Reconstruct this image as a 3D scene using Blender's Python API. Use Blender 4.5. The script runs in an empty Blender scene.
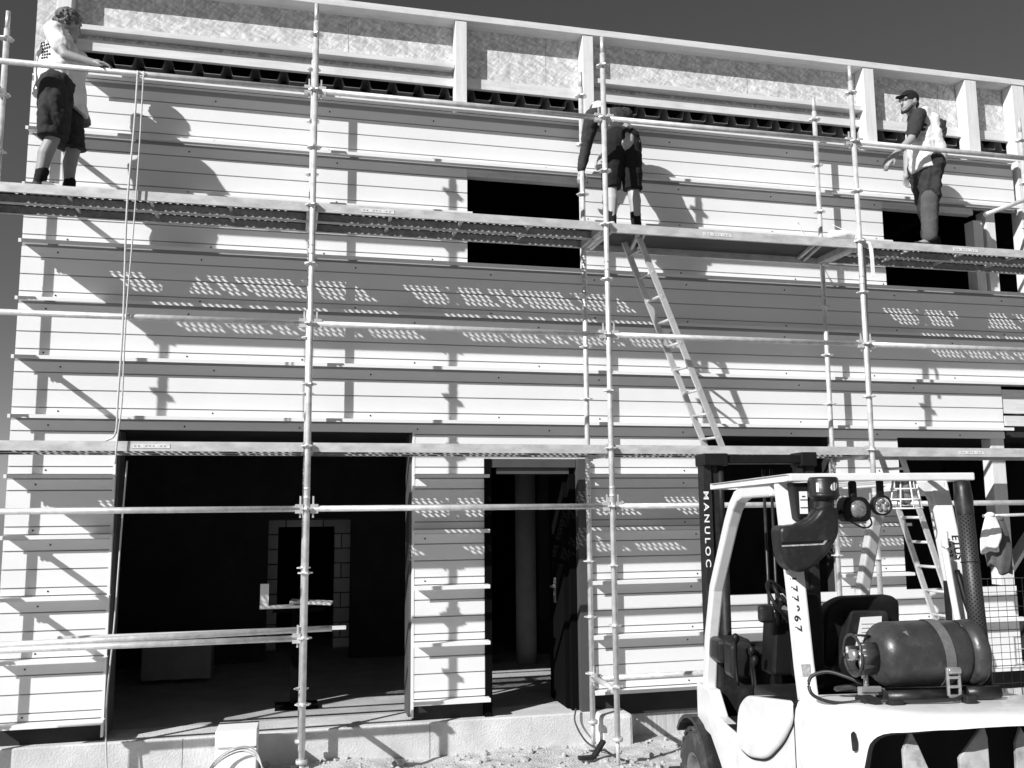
import bpy, bmesh, math, random
from mathutils import Vector, Matrix, Euler
PI = math.pi
R_ = math.radians
random.seed(7)
S = bpy.context.scene
COL = S.collection

# ------------------------------------------------------------------ camera
CAM = Vector((-0.1655, -7.6117, 2.1564))
yaw, pitch, roll = 0.239045, 0.131167, -0.0085376
fw = Vector((math.sin(yaw)*math.cos(pitch), math.cos(yaw)*math.cos(pitch), math.sin(pitch)))
rt = Vector((math.cos(yaw), -math.sin(yaw), 0.0))
up = rt.cross(fw)
r2 = rt*math.cos(roll) + up*math.sin(roll)
u2 = -rt*math.sin(roll) + up*math.cos(roll)
cam_d = bpy.data.cameras.new('camera')
cam = bpy.data.objects.new('camera', cam_d)
COL.objects.link(cam)
cam_d.sensor_width = 36.0
cam_d.lens = 926.616/1024*36
cam_d.clip_start = 0.05
cam_d.clip_end = 3000
cam.matrix_world = Matrix(((r2.x, u2.x, -fw.x, CAM.x), (r2.y, u2.y, -fw.y, CAM.y), (r2.z, u2.z, -fw.z, CAM.z), (0, 0, 0, 1)))
S.camera = cam

# ------------------------------------------------------------------ light
SUN = Vector((1.48, 1.0, -1.11)).normalized()          # direction the light travels
sun_el = math.asin(-SUN.z)
sun_rot = math.atan2(-SUN.x, -SUN.y)
w = bpy.data.worlds.new('World')
S.world = w
w.use_nodes = True
nt = w.node_tree
bg = nt.nodes['Background']
sky = nt.nodes.new('ShaderNodeTexSky')
sky.sky_type = 'NISHITA'
sky.sun_disc = False
sky.sun_elevation = sun_el
sky.sun_rotation = sun_rot
sky.air_density = 1.0
sky.dust_density = 0.3
sep = nt.nodes.new('ShaderNodeSeparateColor')            # black-and-white film behind a red filter
nt.links.new(sky.outputs[0], sep.inputs[0])
mx = nt.nodes.new('ShaderNodeMath'); mx.operation = 'MULTIPLY_ADD'
nt.links.new(sep.outputs[1], mx.inputs[0]); mx.inputs[1].default_value = 0.0
ml = nt.nodes.new('ShaderNodeMath'); ml.operation = 'MULTIPLY'
nt.links.new(sep.outputs[0], ml.inputs[0]); ml.inputs[1].default_value = 1.0
nt.links.new(ml.outputs[0], mx.inputs[2])
nt.links.new(mx.outputs[0], bg.inputs[0])
bg.inputs[1].default_value = 0.05
sl = bpy.data.lights.new('sun', 'SUN')
sl.energy = 5.0
sl.angle = R_(0.5)
sl.color = (1, 1, 1)
so = bpy.data.objects.new('sun', sl)
COL.objects.link(so)
so.rotation_euler = SUN.to_track_quat('-Z', 'Y').to_euler()
S.view_settings.view_transform = 'Standard'
S.view_settings.look = 'None'
S.view_settings.gamma = 1
S.view_settings.exposure = 0.27

# ------------------------------------------------------------------ materials
def mat(name, c, rough=0.6, metal=0.0, var=0.0, scale=8.0, bump=0.0, bscale=None, stretch=(1, 1, 1), dirt=0.0, dscale=2.0, dcol=0.1, coat=0.0, spec=0.5):
    m = bpy.data.materials.new(name)
    m.use_nodes = True
    n = m.node_tree.nodes; l = m.node_tree.links
    b = n['Principled BSDF']
    b.inputs['Roughness'].default_value = rough
    b.inputs['Metallic'].default_value = metal
    b.inputs['Coat Weight'].default_value = coat
    b.inputs['Specular IOR Level'].default_value = spec
    b.inputs['Base Color'].default_value = (c, c, c, 1)
    if var or bump or dirt:
        tc = n.new('ShaderNodeTexCoord')
        mp = n.new('ShaderNodeMapping')
        mp.inputs['Scale'].default_value = stretch
        l.new(tc.outputs['Object'], mp.inputs[0])
        no = n.new('ShaderNodeTexNoise')
        no.inputs['Scale'].default_value = scale
        no.inputs['Detail'].default_value = 6
        no.inputs['Roughness'].default_value = 0.65
        l.new(mp.outputs[0], no.inputs['Vector'])
        mr = n.new('ShaderNodeMapRange')
        mr.inputs['From Min'].default_value = 0.3
        mr.inputs['From Max'].default_value = 0.7
        mr.inputs['To Min'].default_value = c*(1-var)
        mr.inputs['To Max'].default_value = min(0.95, c*(1+var))
        l.new(no.outputs['Fac'], mr.inputs['Value'])
        out = mr.outputs[0]
        if dirt:
            n2 = n.new('ShaderNodeTexNoise')
            n2.inputs['Scale'].default_value = dscale
            n2.inputs['Detail'].default_value = 8
            n2.inputs['Roughness'].default_value = 0.7
            l.new(tc.outputs['Object'], n2.inputs['Vector'])
            m2 = n.new('ShaderNodeMapRange')
            m2.inputs['From Min'].default_value = 0.52
            m2.inputs['From Max'].default_value = 0.75
            m2.inputs['To Min'].default_value = 0
            m2.inputs['To Max'].default_value = dirt
            l.new(n2.outputs['Fac'], m2.inputs['Value'])
            mi = n.new('ShaderNodeMix')
            mi.data_type = 'FLOAT'
            l.new(m2.outputs[0], mi.inputs[0])
            l.new(out, mi.inputs[2])
            mi.inputs[3].default_value = dcol
            out = mi.outputs[0]
        cc = n.new('ShaderNodeCombineColor')
        for i in range(3):
            l.new(out, cc.inputs[i])
        l.new(cc.outputs[0], b.inputs['Base Color'])
        if bump:
            nb = no
            if bscale:
                nb = n.new('ShaderNodeTexNoise')
                nb.inputs['Scale'].default_value = bscale
                nb.inputs['Detail'].default_value = 5
                l.new(mp.outputs[0], nb.inputs['Vector'])
            bu = n.new('ShaderNodeBump')
            bu.inputs['Strength'].default_value = bump
            bu.inputs['Distance'].default_value = 0.02
            l.new(nb.outputs['Fac'], bu.inputs['Height'])
            l.new(bu.outputs[0], b.inputs['Normal'])
    return m

def osb_mat():
    m = bpy.data.materials.new('osb')
    m.use_nodes = True
    n = m.node_tree.nodes; l = m.node_tree.links
    b = n['Principled BSDF']
    b.inputs['Roughness'].default_value = 0.8
    tc = n.new('ShaderNodeTexCoord')
    acc = None
    for k, (ang, sc, lo, hi) in enumerate([(0.45, 1.0, .80, 1.08), (-0.9, 1.3, .84, 1.06), (1.5, .8, .86, 1.06), (2.2, 1.1, .86, 1.06)]):
        mp = n.new('ShaderNodeMapping')
        mp.vector_type = 'TEXTURE'
        mp.inputs['Rotation'].default_value = (0, ang, 0)
        mp.inputs['Scale'].default_value = (1/(12*sc), 1/20, 1/(46*sc))
        mp.inputs['Location'].default_value = (k*3.1, 0, k*1.7)
        l.new(tc.outputs['Object'], mp.inputs[0])
        v = n.new('ShaderNodeTexVoronoi')
        v.inputs['Scale'].default_value = 1.0
        l.new(mp.outputs[0], v.inputs['Vector'])
        bw = n.new('ShaderNodeRGBToBW')
        l.new(v.outputs['Color'], bw.inputs[0])
        mr = n.new('ShaderNodeMapRange')
        mr.inputs['From Min'].default_value = 0.2
        mr.inputs['From Max'].default_value = 0.8
        mr.inputs['To Min'].default_value = lo
        mr.inputs['To Max'].default_value = hi
        l.new(bw.outputs[0], mr.inputs['Value'])
        if acc is None:
            acc = mr.outputs[0]
        else:
            mu = n.new('ShaderNodeMath'); mu.operation = 'MULTIPLY'
            l.new(acc, mu.inputs[0]); l.new(mr.outputs[0], mu.inputs[1])
            acc = mu.outputs[0]
    mu = n.new('ShaderNodeMath'); mu.operation = 'MULTIPLY'
    l.new(acc, mu.inputs[0]); mu.inputs[1].default_value = 0.66
    cc = n.new('ShaderNodeCombineColor')
    for i in range(3):
        l.new(mu.outputs[0], cc.inputs[i])
    l.new(cc.outputs[0], b.inputs['Base Color'])
    return m

def block_mat():
    m = bpy.data.materials.new('blockwork')
    m.use_nodes = True
    n = m.node_tree.nodes; l = m.node_tree.links
    b = n['Principled BSDF']; b.inputs['Roughness'].default_value = 0.9
    tc = n.new('ShaderNodeTexCoord'); mp = n.new('ShaderNodeMapping')
    mp.inputs['Rotation'].default_value = (R_(90), 0, 0)
    l.new(tc.outputs['Object'], mp.inputs[0])
    br = n.new('ShaderNodeTexBrick')
    br.inputs['Scale'].default_value = 1.0
    br.inputs['Brick Width'].default_value = 0.5; br.inputs['Row Height'].default_value = 0.2
    br.inputs['Mortar Size'].default_value = 0.008
    br.inputs['Color1'].default_value = (.75, .75, .75, 1); br.inputs['Color2'].default_value = (.58, .58, .58, 1)
    br.inputs['Mortar'].default_value = (.08, .08, .08, 1)
    l.new(mp.outputs[0], br.inputs['Vector'])
    l.new(br.outputs['Color'], b.inputs['Base Color'])
    return m

def perf_mat():
    m = bpy.data.materials.new('perforated_guard')
    m.use_nodes = True
    n = m.node_tree.nodes; l = m.node_tree.links
    b = n['Principled BSDF']; b.inputs['Roughness'].default_value = 0.5; b.inputs['Metallic'].default_value = 0.4
    tc = n.new('ShaderNodeTexCoord'); sx = n.new('ShaderNodeSeparateXYZ')
    l.new(tc.outputs['Object'], sx.inputs[0])
    def M(op, a, bv=None):
        k = n.new('ShaderNodeMath'); k.operation = op
        for i, q in enumerate((a, bv)):
            if q is None: continue
            if isinstance(q, (int, float)): k.inputs[i].default_value = q
            else: l.new(q, k.inputs[i])
        return k.outputs[0]
    ang = M('ARCTAN2', sx.outputs[1], sx.outputs[0])
    a = M('SINE', M('MULTIPLY', ang, 11.0))
    z = M('SINE', M('MULTIPLY', sx.outputs[2], 300.0))
    p = M('GREATER_THAN', M('MULTIPLY', a, z), 0.38)
    col = M('SUBTRACT', 0.055, M('MULTIPLY', p, 0.053))
    cc = n.new('ShaderNodeCombineColor')
    for i in range(3): l.new(col, cc.inputs[i])
    l.new(cc.outputs[0], b.inputs['Base Color'])
    return m

def film_mat():
    m = bpy.data.materials.new('clear_film')
    m.use_nodes = True
    n = m.node_tree.nodes; l = m.node_tree.links
    b = n['Principled BSDF']
    b.inputs['Base Color'].default_value = (.75, .75, .75, 1)
    b.inputs['Roughness'].default_value = 0.25
    b.inputs['Alpha'].default_value = 0.55
    return m

M = dict(
    clad=mat('white_cladding', .78, .5, var=.03, scale=1.3, dirt=.10, dscale=1.7, dcol=.5, bump=.03, bscale=3),
    clad2=mat('white_flashing', .80, .45, var=.03, scale=3),
    groove=mat('groove_backing', .34, .7),
    screw=mat('screw_head', .05, .5, .5), joint=mat('joint_line', .2, .9),
    galv=mat('galvanised_tube', .70, .40, .42, var=.22, scale=14, dirt=.35, dscale=9, dcol=.3),
    galvd=mat('galvanised_deck', .60, .45, .2, var=.22, scale=16, dirt=.5, dscale=5, dcol=.32, stretch=(.4, 1, 1)),
    midg=mat('plank_inside', .42, .6, .1, var=.3, scale=20),  # inner plank faces, their shade put into a darker tone
    deck_shade=mat('shaded_deck_sheet', .035, .85, .0, var=.5, scale=20, spec=.2),  # steel sheet painted near-black to hold the shade under the decks
    alu=mat('aluminium', .68, .4, .4, var=.12, scale=10, dirt=.3, dscale=14, dcol=.35),
    darksteel=mat('dark_steel', .022, .55, .2, var=.4, scale=20, spec=.3),
    ply=mat('plywood_deck', .06, .7, var=.25, scale=4, stretch=(.3, 3, 3)),
    wood=mat('pine', .66, .7, var=.12, scale=5, stretch=(.5, 6, 6), dirt=.5, dscale=4, dcol=.4, bump=.1),
    woodv=mat('pine_upright', .70, .7, var=.10, scale=5, stretch=(6, 6, .5), dirt=.4, dscale=5, dcol=.45, bump=.1),
    osb=osb_mat(), block=block_mat(), perf=perf_mat(), film=film_mat(),
    rdeck=mat('roof_deck_steel', .30, .5, .3, var=.2, scale=5),
    conc=mat('concrete', .60, .9, var=.18, scale=3, dirt=.5, dscale=2.5, dcol=.42, bump=.35, bscale=60),
    concs=mat('streaked_concrete', .50, .9, var=.3, scale=4, stretch=(9, 9, .5), dirt=.5, dscale=3, dcol=.3, bump=.4),
    concd=mat('concrete_floor', .42, .85, var=.2, scale=3, bump=.2, bscale=30),
    ground=mat('gravel_ground', .56, .95, var=.28, scale=6, dirt=.6, dscale=25, dcol=.33, bump=.9, bscale=60),
    dim_ground=mat('bounce_cutting_ground', .22, .95, var=.35, scale=5, dirt=.5, dscale=3, dcol=.14, bump=.8, bscale=40),  # out-of-view ground darkened to cut bounce light on the shaded wall
    stone=mat('stone', .40, .95, var=.3, scale=9, bump=.4),
    inner=mat('interior_dark', .035, .95, var=.3, scale=2, spec=.1),  # room darkness put into a near-black wall colour
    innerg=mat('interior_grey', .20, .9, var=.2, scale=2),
    frame=mat('door_frame_grey', .07, .5, var=.1, scale=4),
    frameb=mat('door_frame_unlit', .004, .9, spec=.05),  # near-black copy of the frame colour, so shaded door parts look unlit
    black=mat('black_plastic', .008, .5, var=.3, scale=15, spec=.25),
    plast=mat('weathered_plastic', .015, .38, var=.35, scale=6, dirt=.7, dscale=9, dcol=.06, bump=.06, bscale=60, spec=.4),
    rubber=mat('tyre_rubber', .035, .8, var=.35, scale=10, dirt=.7, dscale=6, dcol=.20, bump=.4, bscale=50),
    fwhite=mat('white_paint', .74, .35, var=.03, scale=2, dirt=.5, dscale=7, dcol=.45, coat=.3),
    cyl=mat('cylinder_paint', .042, .36, .1, var=.35, scale=9, dirt=.4, dscale=24, dcol=.12, bump=.10, bscale=30),
    strap=mat('webbing', .12, .8, var=.2, scale=60, dirt=.5, dscale=9, dcol=.1),
    rim=mat('wheel_rim', .16, .5, .2, var=.5, scale=9, dirt=.8, dscale=8, dcol=.03),
    fin=mat('worn_fin', .38, .6, var=.3, scale=7, dirt=.9, dscale=8, dcol=.05),
    steel=mat('bare_steel', .55, .35, .7, var=.2, scale=20),
    label=mat('label_white', .78, .6), plabel=mat('plank_label_white', .70, .6, var=.2, scale=40), ink=mat('ink', .02, .6), grey=mat('label_grey', .35, .7, var=.5, scale=60),
    glass=mat('lamp_glass', .22, .15, .3, var=.6, scale=60, coat=.5),
    seat=mat('seat_vinyl', .008, .6, var=.5, scale=8, bump=.2, spec=.25),
    skin=mat('skin', .30, .55, var=.08, scale=12), skinL=mat('skin_pale', .40, .55, var=.08, scale=12),
    tee=mat('white_cotton', .80, .9, var=.04, scale=9, bump=.35, bscale=14), teed=mat('grey_cotton', .032, .9, var=.25, scale=9, bump=.5, bscale=14),
    dark=mat('black_cloth', .007, .95, var=.4, scale=10, bump=.6, bscale=14), cargo=mat('charcoal_cloth', .026, .95, var=.5, scale=8, bump=.7, bscale=12),
    knee=mat('grey_cloth', .085, .9, var=.25, scale=8, bump=.6, bscale=14), vest=mat('pale_vest', .66, .85, var=.08, scale=7, bump=.5, bscale=10),
    hair=mat('light_hair', .13, .6, var=.75, scale=45, bump=1.0, bscale=50), hairb=mat('dark_hair', .02, .6, var=.4, scale=40),
    shoe=mat('dark_shoe', .02, .7), shoel=mat('pale_shoe', .55, .7, var=.3, scale=20),
    rope=mat('rope', .55, .9, var=.2, scale=80), cable=mat('cable', .02, .5), pale_cable=mat('pale_cable', .5, .6),
    foam=mat('white_foam', .82, .9, var=.03, scale=20, bump=.15, bscale=80), cloth=mat('jacket_cloth', .10, .9, var=.3, scale=5, bump=.6, bscale=9),
)

# ------------------------------------------------------------------ mesh helpers
class MB:
    def __init__(s): s.bm = bmesh.new(); s.mi = 0
    def _add(s, verts, faces, smooth=False):
        vs = [s.bm.verts.new(v) for v in verts]
        for f in faces:
            try:
                fc = s.bm.faces.new([vs[i] for i in f]); fc.material_index = s.mi; fc.smooth = smooth
            except ValueError: pass
        return vs
    def box(s, x0, x1, y0, y1, z0, z1, T=None):
        v = [Vector(p) for p in ((x0, y0, z0), (x1, y0, z0), (x1, y1, z0), (x0, y1, z0), (x0, y0, z1), (x1, y0, z1), (x1, y1, z1), (x0, y1, z1))]
        if T: v = [T @ p for p in v]
        s._add(v, [(0, 3, 2, 1), (4, 5, 6, 7), (0, 1, 5, 4), (1, 2, 6, 5), (2, 3, 7, 6), (3, 0, 4, 7)])
        return s
    def bar(s, p0, p1, wx, wy, ref=(0, 0, 1)):
        # rectangular bar between two points
        p0, p1 = Vector(p0), Vector(p1)
        d = (p1-p0).normalized(); ref = Vector(ref)
        if abs(d.dot(ref)) > .98: ref = Vector((0, 1, 0))
        a = d.cross(ref).normalized(); b = a.cross(d).normalized()
        v = []
        for p in (p0, p1):
            for i, j in ((-1, -1), (1, -1), (1, 1), (-1, 1)): v.append(p + a*i*wx/2 + b*j*wy/2)
        s._add(v, [(0, 3, 2, 1), (4, 5, 6, 7), (0, 1, 5, 4), (1, 2, 6, 5), (2, 3, 7, 6), (3, 0, 4, 7)])
        return s
    def cyl(s, p0, p1, r0, r1=None, n=14, caps=True):
        p0, p1 = Vector(p0), Vector(p1)
        r1 = r0 if r1 is None else r1
        d = (p1-p0).normalized()
        a = d.orthogonal().normalized(); b = d.cross(a)
        v = []
        for p, r in ((p0, r0), (p1, r1)):
            for k in range(n):
                t = 2*PI*k/n; v.append(p + (a*math.cos(t) + b*math.sin(t))*r)
        s._add(v, [(k, (k+1) % n, n+(k+1) % n, n+k) for k in range(n)], True)
        if caps:
            s._add(v[:n], [tuple(range(n-1, -1, -1))]); s._add(v[n:], [tuple(range(n))])
        return s
    def tube(s, pts, r, n=8, rect=None, ref=(0, 0, 1)):
        pts = [Vector(p) for p in pts]
        rings = []
        for i, p in enumerate(pts):
            d = (pts[min(i+1, len(pts)-1)] - pts[max(i-1, 0)]).normalized()
            q = Vector(ref)
            if abs(d.dot(q)) > .97: q = Vector((0, 1, 0)) if abs(d.y) < .9 else Vector((1, 0, 0))
            a = d.cross(q).normalized(); b = a.cross(d).normalized()
            rr = r[i] if isinstance(r, (list, tuple)) else r
            if rect: rings.append([p + a*i0*rect[0]/2 + b*j0*rect[1]/2 for i0, j0 in ((-1, -1), (1, -1), (1, 1), (-1, 1))])
            else: rings.append([p + (a*math.cos(2*PI*k/n) + b*math.sin(2*PI*k/n))*rr for k in range(n)])
        m = len(rings[0]); v = [q for rg in rings for q in rg]
        f = [(i*m+k, i*m+(k+1) % m, (i+1)*m+(k+1) % m, (i+1)*m+k) for i in range(len(rings)-1) for k in range(m)]
        f.append(tuple(range(m-1, -1, -1))); f.append(tuple((len(rings)-1)*m+k for k in range(m)))
        s._add(v, f, not rect)
        return s
    def lathe(s, prof, origin=(0, 0, 0), axis=(0, 0, 1), n=24, closed=False):
        # prof: (radius, height) along axis
        o = Vector(origin); d = Vector(axis).normalized()
        a = d.orthogonal().normalized(); b = d.cross(a)
        v = []
        for r, h in prof:
            for k in range(n):
                t = 2*PI*k/n; v.append(o + d*h + (a*math.cos(t)+b*math.sin(t))*max(r, 1e-4))
        f = [(i*n+k, i*n+(k+1) % n, (i+1)*n+(k+1) % n, (i+1)*n+k) for i in range(len(prof)-1) for k in range(n)]
        if closed: f += [((len(prof)-1)*n+k, (len(prof)-1)*n+(k+1) % n, (k+1) % n, k) for k in range(n)]
        s._add(v, f, True)
        return s
    def prism(s, poly, h0, h1, T):
        # poly: list of (a, b); T(a, b, h) -> point
        n = len(poly)
        v = [Vector(T(a, b, h0)) for a, b in poly] + [Vector(T(a, b, h1)) for a, b in poly]
        s._add(v, [tuple(range(n-1, -1, -1)), tuple(range(n, 2*n))] + [(k, (k+1) % n, n+(k+1) % n, n+k) for k in range(n)])
        return s
    def ball(s, c, rx, ry=None, rz=None, n=12, m=8, T=None):
        ry = rx if ry is None else ry; rz = rx if rz is None else rz
        c = Vector(c); v = []
        for i in range(m+1):
            ph = PI*i/m
            for k in range(n):
                th = 2*PI*k/n
                q = Vector((rx*math.sin(ph)*math.cos(th), ry*math.sin(ph)*math.sin(th), -rz*math.cos(ph)))
                if T: q = T @ q
                v.append(c+q)
        s._add(v, [(i*n+k, i*n+(k+1) % n, (i+1)*n+(k+1) % n, (i+1)*n+k) for i in range(m) for k in range(n)], True)
        return s
    def cap(s, p0, p1, r0, r1=None, n=12):
        r1 = r0 if r1 is None else r1
        p0, p1 = Vector(p0), Vector(p1)
        d = (p1-p0); L = d.length; d = d/L if L > 1e-6 else Vector((0, 0, 1))
        prof = [(r0*math.sin(t), -r0*math.cos(t)) for t in (0.02, .4, .8, 1.2, PI/2)] + [(r1*math.cos(t), L+r1*math.sin(t)) for t in (0, .4, .8, 1.2, PI/2-.02)]
        return s.lathe(prof, p0, d, n)
    def build(s, name, mats, parent=None, bevel=0, seg=2, smooth=False, merge=True):
        bm = s.bm
        if merge: bmesh.ops.remove_doubles(bm, verts=bm.verts, dist=1e-5)
        bmesh.ops.recalc_face_normals(bm, faces=bm.faces)
        me = bpy.data.meshes.new(name)
        bm.to_mesh(me); bm.free()
        for m in (mats if isinstance(mats, (list, tuple)) else [mats]): me.materials.append(m)
        return link(name, me, parent, bevel, seg, smooth)
def link(name, me, parent=None, bevel=0, seg=2, smooth=False):
    o = bpy.data.objects.new(name, me); COL.objects.link(o)
    if parent: o.parent = parent
    if bevel:
        b = o.modifiers.new('bevel', 'BEVEL'); b.width = bevel; b.segments = seg; b.limit_method = 'ANGLE'; b.angle_limit = R_(40)
        b.harden_normals = False
    if smooth:
        for p in me.polygons: p.use_smooth = True
    return o
def bake(o):
    dg = bpy.context.evaluated_depsgraph_get(); dg.update()
    me = bpy.data.meshes.new_from_object(o.evaluated_get(dg))
    old = o.data; o.modifiers.clear(); o.data = me; me.name = o.name
    if old.users == 0: bpy.data.meshes.remove(old)
    return o
def remesh(o, voxel, it=6, fac=.5):
    m = o.modifiers.new('r', 'REMESH'); m.mode = 'VOXEL'; m.voxel_size = voxel; m.use_smooth_shade = True
    k = o.modifiers.new('s', 'SMOOTH'); k.iterations = it; k.factor = fac
    mats = [x for x in o.data.materials]
    bake(o)
    if not o.data.materials:
        for x in mats: o.data.materials.append(x)
    for p in o.data.polygons: p.use_smooth = True
    return o
def tag(o, label, cat, group=None):
    o['label'] = label; o['category'] = cat
    if group: o['group'] = group
    return o
def thing(name, label, cat, loc=(0, 0, 0), rz=0, group=None):
    o = bpy.data.objects.new(name, None); COL.objects.link(o)
    o.empty_display_size = .1
    o.location = loc; o.rotation_euler = (0, 0, rz)
    return tag(o, label, cat, group)
def kind(o, k): o['kind'] = k; return o
def text(name, body, size, T, mt, parent=None, sx=1.0, bold=0.0, sp=1.0):
    cu = bpy.data.curves.new(name, 'FONT'); cu.body = body; cu.size = size; cu.extrude = .0008; cu.offset = bold; cu.space_character = sp
    cu.align_x = 'LEFT'; cu.align_y = 'CENTER'
    t = bpy.data.objects.new(name, cu); COL.objects.link(t)
    dg = bpy.context.evaluated_depsgraph_get(); dg.update()
    me = bpy.data.meshes.new_from_object(t.evaluated_get(dg))
    bpy.data.objects.remove(t); bpy.data.curves.remove(cu)
    me.transform(Matrix.Diagonal((sx, 1, 1, 1))); me.transform(T)
    me.materials.clear(); me.materials.append(mt)
    return link(name, me, parent)
def stick(host, t):
    # press flat lettering onto the surface it is painted on
    bpy.context.view_layer.update()
    for v in t.data.vertices:
        ok, loc, nrm, ix = host.ray_cast(Vector((v.co.x, -2, v.co.z)), Vector((0, 1, 0)))
        if ok: v.co.y = loc.y - .0015
    return t
def basis(o, x, y):
    x = Vector(x).normalized(); y = Vector(y).normalized(); z = x.cross(y)
    return Matrix(((x.x, y.x, z.x, o[0]), (x.y, y.y, z.y, o[1]), (x.z, y.z, z.z, o[2]), (0, 0, 0, 1)))
def lerp(a, b, t): return a+(b-a)*t
def curve(pts, n=8):
    # Catmull-Rom through points
    P = [Vector(p) for p in pts]; P = [P[0]*2-P[1]] + P + [P[-1]*2-P[-2]]
    out = []
    for i in range(1, len(P)-2):
        for k in range(n):
            t = k/n; a, b, c, d = P[i-1], P[i], P[i+1], P[i+2]
            out.append(.5*((2*b)+(c-a)*t+(2*a-5*b+4*c-d)*t*t+(3*b-a-3*c+d)*t**3))
    out.append(P[-2]); return out

# ------------------------------------------------------------------ ground
def noise2(x, y):
    from mathutils import noise
    return noise.noise(Vector((x*1.3, y*1.3, 0)))*.05 + noise.noise(Vector((x*6, y*6, 3)))*.018 + noise.noise(Vector((x*19, y*19, 7)))*.012
g = MB()
X0, X1, Y0, Y1 = -6.0, 12.0, -9.0, 1.4
nx, ny = 300, 200
vs = []
for j in range(ny+1):
    for i in range(nx+1):
        x = lerp(X0, X1, i/nx); t = j/ny
        y = lerp(Y0, Y1, 1-(1-t)**1.6)
        e = min(1, (x-X0)/.8, (X1-x)/.8, (y-Y0)/.8, max(0, (Y1-y)/.3))
        z = noise2(x, y)*max(0, e)*(1.0 if y > -2 else .6)
        vs.append((x, y, z-.012))
g._add(vs, [(j*(nx+1)+i, j*(nx+1)+i+1, (j+1)*(nx+1)+i+1, (j+1)*(nx+1)+i) for j in range(ny) for i in range(nx)], True)
B = 1500
g._add([(-B, -B, -.02), (B, -B, -.02), (B, Y0, -.02), (-B, Y0, -.02)], [(0, 1, 2, 3)])
g._add([(-B, Y1, -.02), (B, Y1, -.02), (B, B, -.02), (-B, B, -.02)], [(0, 1, 2, 3)])
g._add([(-B, Y0, -.02), (X0, Y0, -.02), (X0, Y1, -.02), (-B, Y1, -.02)], [(0, 1, 2, 3)])
g._add([(X1, Y0, -.02), (B, Y0, -.02), (B, Y1, -.02), (X1, Y1, -.02)], [(0, 1, 2, 3)])
for f in g.bm.faces:
    c_ = f.calc_center_median()
    if c_.y < -2.2 + .25*math.sin(c_.x*1.7) + .15*math.sin(c_.x*4.1) or f.calc_area() > 1: f.material_index = 1
kind(g.build('ground', [M['ground'], M['dim_ground']], merge=False), 'structure')
rb = MB()
for i in range(1500):
    x = random.uniform(-3, 5.5); y = random.uniform(-.9, .86) if i % 3 else random.uniform(-3.5, .8)
    s = random.choice((.008, .010, .012, .016, .022, .034)) * random.uniform(.7, 1.3)
    T = Euler((random.random()*6, random.random()*6, random.random()*6)).to_matrix()
    rb.ball((x, y, noise2(x, y)-.012+s*.25), s, s*random.uniform(.6, 1), s*random.uniform(.4, .8), 6, 4, T)
for f in rb.bm.faces: f.smooth = False
kind(rb.build('gravel', M['stone'], merge=False), 'stuff')['label'] = 'loose gravel and rubble along the foundation'

# ------------------------------------------------------------------ building
ZD2, ZD1 = 4.65, 2.65
WY = 0.905
bld = thing('building', 'two storey building shell with white ribbed cladding and open timber parapet', 'building', (2.6, WY, 0))
OFF = Vector((-2.6, -WY, 0))
def bpart(mb, name, mt, parent=bld, bevel=0, label=None):
    for v in mb.bm.verts: v.co += OFF
    o = mb.build(name, mt, parent, bevel)
    if label: o['label'] = label
    return o
HOLES = [(-1.60, .98, .30, 2.84), (1.633, 2.65, .30, 2.60), (3.86, 5.286, 1.27, 2.84), (6.08, 7.42, 1.27, 2.84),
         (1.48, 2.65, 4.465, 5.41), (6.07, 9.4, 4.465, 5.41), (7.42, 9.4, .42, 3.42), (7.80, 9.4, 5.41, 6.05)]
XL, XR = -2.42, 9.4
def spans(z0, z1, x0=XL, x1=XR):
    segs = [(x0, x1)]
    for a, b, c, d in HOLES:
        if z0 < d-1e-4 and z1 > c+1e-4:
            ns = []
            for p, q in segs:
                if b <= p or a >= q: ns.append((p, q)); continue
                if a > p: ns.append((p, a))
                if b < q: ns.append((b, q))
            segs = ns
    return segs
zb = [.42+.5*k for k in range(0, 12)]            # underside of each drip ledge
clad = MB()
def strip(z0, z1, y0, y1):
    cuts = sorted({z0, z1} | {h for H in HOLES for h in H[2:] if z0 < h < z1})
    for a, b in zip(cuts[:-1], cuts[1:]):
        for p, q in spans(a, b): clad.box(p, q, y0, y1, a, b)
for k in range(12):
    top = zb[k+1] if k < 11 else 6.0
    zs = [zb[k]+.035, top-.40, top-.25, top-.10, top-.004]
    if k == 11: zs = [zb[k]+.035, 5.985]
    for a, b in zip(zs[:-1], zs[1:]):
        clad.mi = 0; strip(a+.006, b-.005, WY, WY+.012)
clad.mi = 1
strip(.43, 5.98, WY+.012, WY+.05)
clad.mi = 2
for k in range(12):
    for x in [XL+.05+i*.0 for i in range(1)]: pass
    for dz, ph in ((-.05, 0.3), (-.45+.02, .9)):
        x = XL + .22 + (k % 3)*.07
        while x < 7.6:
            z = (zb[k]+.5+dz)
            if z < 5.95 and any(p+.03 < x < q-.03 for p, q in spans(z-.01, z+.01)):
                clad.cyl((x, WY-.004, z), (x, WY+.002, z), .008, n=8)
            x += 1.18 + .2*math.sin(k*3+x)
bpart(clad, 'cladding', [M['clad'], M['groove'], M['screw']])
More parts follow.
